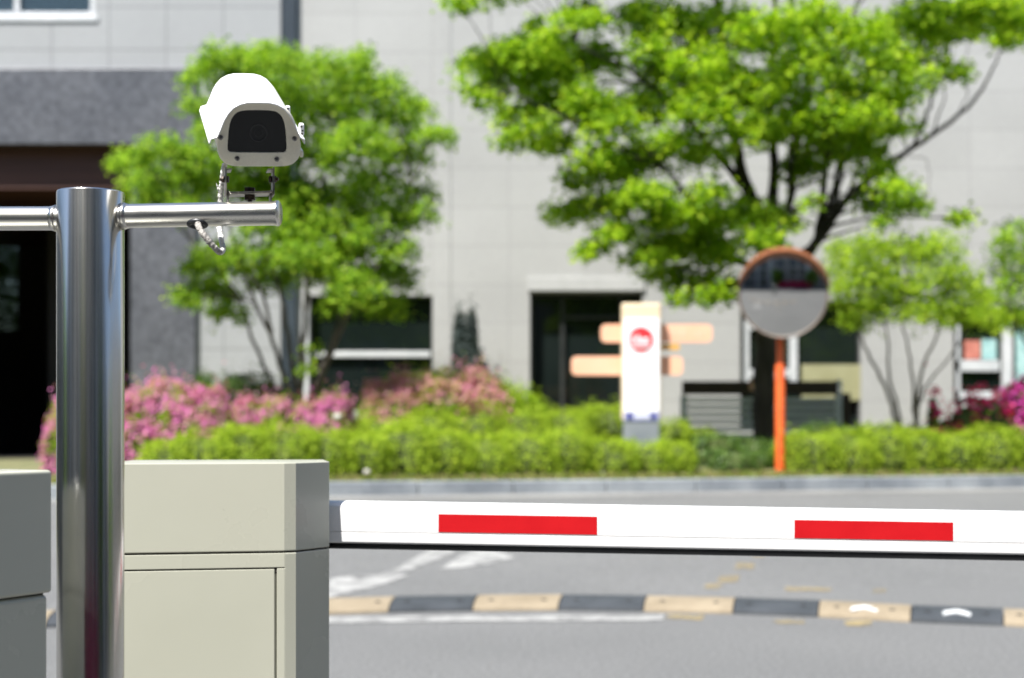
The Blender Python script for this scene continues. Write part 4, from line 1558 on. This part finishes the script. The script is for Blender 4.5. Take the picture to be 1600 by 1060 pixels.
cl_b = [(742, 102, 34, 18), (790, 88, 55, 20), (850, 72, 55, 20), (828, 46, 24, 10), (724, 142, 18, 14), (758, 150, 26, 20), (800, 125, 55, 24), (868, 110, 55, 28), (930, 95, 55, 30), (785, 178, 24, 20),
        (832, 190, 50, 30), (872, 165, 55, 28), (855, 226, 42, 14), (802, 216, 26, 16), (958, 195, 55, 34), (925, 160, 45, 25), (930, 250, 42, 16), (962, 270, 55, 22), (1005, 245, 45, 24), (892, 280, 26, 14),
        (888, 335, 36, 15), (938, 322, 55, 20), (1000, 308, 55, 24), (926, 392, 26, 11), (965, 362, 45, 12), (1008, 398, 34, 14), (1042, 388, 45, 22), (1038, 430, 32, 15), (1080, 442, 38, 15), (1120, 462, 32, 12),
        (1085, 378, 55, 24), (1130, 398, 40, 22), (1045, 345, 48, 22), (1090, 330, 45, 20), (1130, 345, 40, 20), (1060, 470, 22, 7), (1140, 440, 25, 14),
        (905, 30, 50, 18), (1000, 20, 50, 24), (1010, 80, 40, 26), (1050, 50, 60, 40), (1040, 120, 60, 35), (1010, 160, 50, 26), (1090, 90, 60, 40), (1080, 170, 60, 34), (1060, 230, 45, 26), (1110, 240, 40, 30),
        (1130, 40, 60, 40), (1140, 130, 60, 36), (1200, 60, 65, 40), (1200, 150, 60, 34), (1170, 200, 50, 26), (1230, 205, 55, 26), (1265, 110, 65, 38), (1270, 30, 65, 36), (1290, 180, 55, 30), (1335, 70, 60, 38),
        (1340, 140, 60, 34), (1330, 210, 55, 26), (1360, 180, 40, 24), (1395, 95, 50, 32), (1405, 30, 55, 34), (1450, 50, 40, 26), (1400, 155, 36, 24), (1440, 120, 30, 20), (1470, 20, 40, 20), (1345, 245, 40, 16),
        (1290, 240, 40, 18), (1255, 260, 40, 18), (1400, 205, 24, 12), (1370, 265, 28, 10), (1390, 300, 40, 18), (1415, 320, 34, 10), (1362, 318, 26, 14), (1380, 345, 18, 8), (1500, 342, 22, 6),
        (1180, 330, 48, 24), (1225, 345, 30, 14), (1268, 318, 18, 8), (1180, 375, 40, 20), (1110, 300, 34, 16), (1490, 112, 28, 8), (1455, 95, 22, 10),
        (1560, 28, 55, 26), (1600, 45, 40, 24), (1505, 50, 32, 10), (1545, 5, 60, 20), (1580, 60, 30, 8),
        (715, 2, 28, 8, -1.5), (1430, 200, 14, 8)]
for k in range(22):           # the crown goes on above the picture
    a = rng.uniform(0, math.pi)
    r = math.sqrt(rng.uniform(.05, 1))
    cl_b.append((1170 + 420 * r * math.cos(a), -20 - 170 * r * math.sin(a), rng.uniform(45, 70), rng.uniform(24, 36)))
pos, nor, anc = sprays([(c[0], c[1], c[2] * .93, c[3] * .82) + tuple(c[4:]) for c in cl_b], TB - .55, 1.5, .075, 1120, None, copies=2)
mb = MB()
for l in limbs:
    mb.tube(l[0], l[1], 9)
nearest_twigs(mb, limbs, anc, .012)
mb.build('trunk', M['bark'], t2, smooth=True, angle=180)
leaf_mesh('crown', pos, nor, rng.uniform(.050, .092, len(pos)), .75, M['leaf_b'], t2)

# --- pale green little trees on the right
TC = 18.9
bc = P(1392, 668, TC)
t3 = thing('young_tree', 'young yellow-green tree with bare forked stems above right hedge', 'tree', (bc.x, TC, gz(bc.x, TC)))
limbs = []
for pts, r0, r1 in (
    ([(1400, 700, TC), (1398, 655, TC), (1380, 600, TC), (1355, 550, TC), (1335, 500, TC), (1320, 440, TC)], .035, .009),
    ([(1402, 700, TC), (1404, 650, TC), (1388, 580, TC + .2), (1385, 510, TC + .3), (1370, 450, TC + .3)], .030, .009),
    ([(1430, 700, TC), (1432, 640, TC), (1440, 580, TC), (1465, 520, TC), (1480, 450, TC - .1)], .036, .009),
    ([(1432, 700, TC), (1434, 640, TC), (1450, 600, TC + .2), (1490, 550, TC + .3), (1520, 500, TC + .3)], .026, .007),
    ([(1431, 700, TC), (1428, 640, TC), (1422, 560, TC - .2), (1410, 500, TC - .3), (1420, 430, TC - .3)], .028, .008),
):
    limbs.append(twist(pts, r0, r1, 5, .012))
cl_c = [(1318, 392, 34, 20), (1360, 385, 34, 20), (1400, 400, 36, 22), (1340, 425, 46, 28), (1390, 440, 50, 30), (1430, 405, 40, 22), (1468, 392, 40, 20), (1470, 430, 48, 26), (1325, 465, 34, 22), (1360, 485, 40, 20),
        (1420, 470, 50, 24), (1455, 490, 45, 20), (1500, 455, 40, 26), (1500, 490, 40, 20), (1530, 470, 30, 22), (1340, 505, 24, 12), (1545, 500, 28, 14), (1310, 430, 22, 18)]
pos, nor, anc = sprays(cl_c, TC, .7, .06, 1500, None, copies=2)
mb = MB()
for l in limbs:
    mb.tube(l[0], l[1], 7)
nearest_twigs(mb, limbs, anc, .008)
mb.build('trunk', M['bark_pale'], t3, smooth=True, angle=180)
leaf_mesh('crown', pos, nor, rng.uniform(.034, .058, len(pos)), .7, M['leaf_c'], t3)

TD = 20.2
bd = P(1640, 668, TD)
t4 = thing('young_tree', 'leafy green young tree cut off by right photo edge', 'tree', (bd.x, TD, gz(bd.x, TD)))
limbs = []
for pts, r0, r1 in (
    ([(1640, 715, TD), (1638, 640, TD), (1630, 560, TD), (1615, 480, TD), (1600, 390, TD)], .05, .012),
    ([(1642, 715, TD), (1645, 640, TD), (1660, 560, TD + .2), (1680, 470, TD + .3), (1690, 390, TD + .3)], .045, .012),
    ([(1636, 600, TD), (1605, 540, TD - .3), (1580, 490, TD - .4), (1565, 430, TD - .4)], .025, .008),
):
    limbs.append(twist(pts, r0, r1, 5, .012))
cl_d = [(1570, 372, 24, 12), (1598, 362, 34, 14), (1590, 400, 38, 24), (1560, 400, 18, 14), (1575, 440, 36, 24), (1610, 440, 45, 28), (1565, 475, 34, 20), (1600, 490, 40, 22), (1640, 380, 50, 28), (1680, 400, 50, 30), (1660, 460, 50, 30), (1700, 470, 45, 28), (1650, 510, 40, 20), (1575, 505, 30, 12)]
pos, nor, anc = sprays(cl_d, TD, .8, .065, 1000, None, copies=2)
mb = MB()
for l in limbs:
    mb.tube(l[0], l[1], 7)
nearest_twigs(mb, limbs, anc, .009)
mb.build('trunk', M['bark_pale'], t4, smooth=True, angle=180)
leaf_mesh('crown', pos, nor, rng.uniform(.038, .062, len(pos)), .7, M['leaf_a'], t4)


# ------------------------------------------------------------------ shrubs and hedges
def bumps(px, py, seed):
    r = np.random.default_rng(seed)
    v = np.zeros(len(px))
    for k in range(7):
        f = r.uniform(2, 9)
        a, b_, c = r.uniform(0, 6.28, 3)
        v += np.sin(px * f * math.cos(a) + py * f * math.sin(a) + b_) * .5 / (1 + f * .12)
    return v / 2.2


def mounds(name, lobes, mat, parent, dens, leaf, seed, flower=None, fname='blossom', fdens=0, fsize=.05, top_bias=.35, fshape=None):
    """leafy shell over a set of overlapping domes; each lobe = (px, top py, d, half width m, depth m)"""
    pos, nor, fp, fnrm = [], [], [], []
    core = MB()
    doms = []
    for (px, py, d, hw, hd) in lobes:
        x = XW(px, d)
        zt = ZW(py, d)
        zb = gz(x, d) - .05
        doms.append((x, d, zb, hw, hd, max(.15, zt - zb)))
    for li, (x, y, zb, hw, hd, h) in enumerate(doms):
        area = 2 * math.pi * ((hw * hd) ** 1.0 + (hw * h) + (hd * h)) / 3
        n = int(area * dens)
        u = rng.uniform(-.05, 1, n)
        th = rng.uniform(0, 2 * math.pi, n)
        c = np.sqrt(np.maximum(0, 1 - u * u))
        dx, dy, dz = c * np.cos(th), c * np.sin(th), u
        # squarer shoulders than an ellipsoid
        pw = .72
        ex = np.sign(dx) * np.abs(dx) ** pw
        ey = np.sign(dy) * np.abs(dy) ** pw
        ez = np.sign(dz) * np.abs(dz) ** .62
        bmp = bumps(dx * hw * 2.2 + x, dz * h * 2.2 + dy * hd * 2.2, seed + li)
        r = 1 + .15 * bmp - np.abs(rng.normal(size=n)) * .085 + np.where(rng.uniform(size=n) < .14, np.abs(rng.normal(size=n)) * .10, 0)
        p_ = np.stack([x + ex * hw * r, y + ey * hd * r, zb + np.maximum(ez, 0) * h * r], 1)
        nn = np.stack([dx, dy, dz + top_bias], 1) + rng.normal(size=(n, 3)) * .6
        # drop leaves that fall inside a neighbour
        keep = np.ones(n, bool)
        for lj, (x2, y2, zb2, hw2, hd2, h2) in enumerate(doms):
            if lj == li:
                continue
            q = np.abs((p_[:, 0] - x2) / hw2) ** 2.6 + np.abs((p_[:, 1] - y2) / hd2) ** 2.6 + np.abs((p_[:, 2] - zb2) / h2) ** 3.0
            keep &= q > .55
        p_, nn, bmp, dzk, dxk = p_[keep], nn[keep], bmp[keep], dz[keep], dx[keep]
        if flower is not None:
            patch = bumps(p_[:, 0] * 2.3, p_[:, 2] * 2.6 + p_[:, 1], seed * 3 + 1)
            prob = np.clip(fdens * (1 + 1.9 * patch), 0, .97)
            if fshape is not None:
                prob *= fshape(p_)
            isf = rng.uniform(0, 1, len(p_)) < prob
            fp.append(p_[isf] + np.array([0, 0, .012]))
            fnrm.append(nn[isf])
            p_, nn = p_[~isf], nn[~isf]
        pos.append(p_)
        nor.append(nn)
        vs_, rings_ = [], []
        for k in range(7):
            e = k / 6 * math.pi / 2
            rings_.append([(x + .80 * hw * math.cos(e) ** .7 * math.copysign(abs(math.cos(a)) ** .75, math.cos(a)), y + .80 * hd * math.cos(e) ** .7 * math.copysign(abs(math.sin(a)) ** .75, math.sin(a)), zb + .84 * h * math.sin(e) ** .65)
                           for a in [2 * math.pi * i / 20 for i in range(20)]] if k < 6 else
                          [(x + .02 * math.cos(2 * math.pi * i / 20), y + .02 * math.sin(2 * math.pi * i / 20), zb + .84 * h) for i in range(20)])
        core.loft(rings_)
    core.build('twigs', M['twig'], parent, smooth=True, angle=180)
    pos, nor = np.concatenate(pos), np.concatenate(nor)
    leaf_mesh('foliage', pos, nor, rng.uniform(leaf * .7, leaf * 1.3, len(pos)), .62, mat, parent)
    if flower is not None:
        fp, fnrm = np.concatenate(fp), np.concatenate(fnrm)
        leaf_mesh(fname, fp, fnrm, rng.uniform(fsize * .7, fsize * 1.3, len(fp)), .9, flower, parent)


def shrub(name, label, cat, lobes, mat, dens=900, leaf=.045, seed=1, group=None, **kw):
    px, py, d, hw, hd = lobes[0]
    x = XW(px, d)
    o = thing(name, label, cat, (x, d, gz(x, d)), group)
    mounds(name, lobes, M[mat], o, dens, leaf, seed, **kw)
    return o


def kd(px, extra):
    """distance of the kerb line at a picture column, plus a setback"""
    q = (px - 800) / FPX
    return (TK + extra) / (1 - KS * q)


HG = 'clipped green hedges behind the kerb'
lob = []
for k, px in enumerate(range(262, 1060, 62)):
    d = kd(px, 1.02)
    top = 673 + 6 * math.sin(k * 1.7) - (6 if 300 < px < 640 else 0) + (10 if px > 940 else 0)
    lob.append((px, top, d, .42 + .07 * math.sin(k * 2.3), .50))
lob[0] = (268, 688, kd(268, .95), .36, .45)
lob.append((1052, 688, kd(1052, .9), .28, .4))
shrub('hedge', 'long bright green hedge behind kerb, left of the orange pole', 'hedge', lob, 'hedge', 2600, .032, 11, group=HG)
lob = []
for k, px in enumerate(range(600, 1010, 70)):
    d = kd(px, 2.8)
    top = 634 + 5 * math.sin(k * 2.1) + (14 if px < 640 else 0)
    lob.append((px, top, d, .50, .60))
lob += [(1040, 652, kd(1040, 2.9), .42, .5), (540, 655, kd(540, 2.6), .40, .5), (1090, 668, kd(1090, 2.8), .35, .4)]
shrub('hedge', 'taller rear hedge rising between the pink azaleas and white pylon', 'hedge', lob, 'hedge', 2200, .032, 23, group=HG)
lob = []
for k, px in enumerate(range(1262, 1720, 56)):
    d = kd(px, .92)
    lob.append((px, 668 + 5 * math.sin(k * 1.9 + 1), d, .40 + .05 * math.sin(k * 1.3), .48))
shrub('hedge', 'bright green hedge along kerb, right of the orange pole', 'hedge', lob, 'hedge', 2600, .032, 37, group=HG)
shrub('shrub', 'dark low shrub at the foot of the tree left of orange pole', 'shrub',
      [(1120, 678, kd(1120, 1.6), .36, .4), (1170, 684, kd(1170, 1.6), .34, .4), (1210, 686, kd(1210, 1.7), .34, .35), (1145, 700, kd(1145, .9), .30, .25), (1180, 702, kd(1180, 1.2), .24, .2)], 'hedge_dark', 1200, .045, 41)
shrub('shrub', 'dark green low shrub row behind the right hedge', 'shrub',
      [(1290, 660, kd(1290, 2.4), .5, .4), (1360, 662, kd(1360, 2.4), .5, .4), (1440, 662, kd(1440, 2.4), .5, .4), (1520, 664, kd(1520, 2.4), .5, .4)], 'hedge_dark', 900, .045, 43)
AZ = 'azalea bushes in bloom'
d_ = kd(265, 1.9)
shrub('azalea_bush', 'rounded pink azalea bush between steel post and green hedge', 'azalea',
      [(262, 596, d_, .46, .5), (318, 606, d_, .34, .4), (215, 612, d_ - .1, .32, .4), (290, 640, d_ - .35, .36, .3), (225, 650, d_ - .3, .3, .3)], 'leaf_c', 3600, .030, 51, group=AZ,
      flower=M['pink'], fdens=.60, fsize=.032)
shrub('azalea_bush', 'pink azalea bush half hidden behind the steel post, left side', 'azalea',
      [(118, 624, kd(118, 1.9), .30, .4), (92, 648, kd(92, 1.8), .17, .3), (150, 614, kd(150, 2.0), .28, .4)], 'leaf_c', 3600, .030, 53, group=AZ, flower=M['pink'], fdens=.60, fsize=.032)
d_ = kd(440, 2.3)
shrub('azalea_bush', 'low pink azalea bush around the foot of left maple', 'azalea',
      [(382, 628, d_, .20, .3), (428, 618, d_ + .1, .26, .35), (482, 622, d_ + .2, .24, .35), (522, 612, d_ + .2, .24, .35)], 'leaf_c', 3600, .030, 57, group=AZ, flower=M['pink'], fdens=.60, fsize=.032)
d_ = kd(660, 3.3)
shrub('azalea_bush', 'wide dusty pink azalea mound in front of the dark window', 'azalea',
      [(602, 598, d_, .36, .5), (655, 576, d_ + .1, .48, .6), (715, 574, d_ + .1, .52, .6), (765, 592, d_, .42, .5), (620, 606, d_ - .4, .4, .3), (700, 600, d_ - .4, .45, .3)], 'leaf_c', 3600, .030, 61, group=AZ,
      flower=M['pink_pale'], fdens=.50, fsize=.032)
shrub('shrub', 'yellow-green shrub at the right end of dusty pink azalea mound', 'shrub',
      [(800, 598, kd(800, 3.0), .36, .4), (825, 622, kd(825, 2.8), .30, .3)], 'leaf_c', 1300, .045, 67)
shrub('shrub', 'soft dark green shrub between left maple and dark stone entrance', 'shrub',
      [(345, 582, kd(345, 4.4), .50, .5), (400, 580, kd(400, 4.4), .50, .5), (310, 592, kd(310, 4.2), .35, .4)], 'hedge_dark', 1200, .045, 71)
for o_, lab, lobes, fm, fd_, sd in (
    ('azalea_bush', 'sparse crimson azalea bush below the right window', [(1545, 606, 19.4, .34, .3), (1505, 618, 19.4, .24, .3), (1458, 600, 19.3, .10, .12), (1480, 640, 19.3, .2, .2)], 'crimson', .62, 73),
    ('azalea_bush', 'bright magenta azalea bush at the right photo edge', [(1600, 590, 20.0, .34, .4), (1650, 585, 20.0, .4, .4), (1590, 630, 19.8, .3, .3)], 'magenta', .55, 79),
):
    shrub(o_, lab, 'azalea', lobes, 'hedge_dark', 240 if fm == 'crimson' else 1300, .045, sd, group=AZ, flower=M[fm], fdens=fd_, fsize=.065)
shrub('wall_shadow_mass', 'dark blue-grey leafy mass standing for a shadow on the pale wall beside the pilaster', 'shrub',
      [(727, 498, 25.4, .21, .2), (717, 484, 25.4, .12, .14), (739, 482, 25.4, .11, .14), (728, 515, 25.3, .24, .2), (737, 545, 25.2, .30, .22)], 'leaf_shadow', 2600, .05, 83)  # leaf mass added as the wall's shadow patch, shade lies in its colour
# crimson bank added behind the camera to put red into the mirror
o = thing('azalea_bush', 'tall crimson azalea bank added behind the viewer for red in the mirror', 'azalea', (2.5, -8.3, 0), AZ)
n = 16000
p_ = np.stack([rng.uniform(-2.5, 9, n), -7.6 + rng.normal(size=n) * .2, np.abs(rng.uniform(0, 2.1, n)) + .05], 1)
leaf_mesh('blossom', p_, rng.normal(size=(n, 3)) + np.array([0, .6, .6]), rng.uniform(.1, .2, n), .9, M['crimson'], o)

# grass along the kerb
n = 15000
s_ = rng.uniform(-9, 9, n)
t_ = TK + .16 + np.abs(rng.normal(size=n)) * .30
x_ = s_
y_ = t_ + KS * s_
z_ = np.array([gz(a, b_) for a, b_ in zip(x_, y_)])
p_ = np.stack([x_, y_, z_ + rng.uniform(0, .05, n)], 1)
nn = rng.normal(size=(n, 3)) * np.array([1, 1, .25])
g_ = leaf_mesh('grass', p_, nn, rng.uniform(.03, .085, n), .3, M['grass'])
tag(g_, 'short dry and green grass along the kerb', 'grass', kind='stuff')
# pale stones in the bed
for (px, py, d, r, lab) in ((527, 652, kd(527, 1.45), .052, 'round white stone on the hedge near the left maple foot'), (573, 738, kd(573, .36), .036, 'small pale stone on the kerb verge below the long hedge')):
    bm = bmesh.new()
    bmesh.ops.create_icosphere(bm, subdivisions=3, radius=r)
    for v in bm.verts:
        v.co *= 1 + .12 * math.sin(v.co.x * 40 + 1) * math.cos(v.co.z * 35) + random.uniform(-.02, .02)
        v.co.z *= .85
    me = bpy.data.meshes.new('stone')
    bm.to_mesh(me)
    bm.free()
    me.materials.append(M['stone'])
    o = bpy.data.objects.new('stone', me)
    o.location = P(px, py, d)
    COL.objects.link(o)
    tag(o, lab, 'stone')
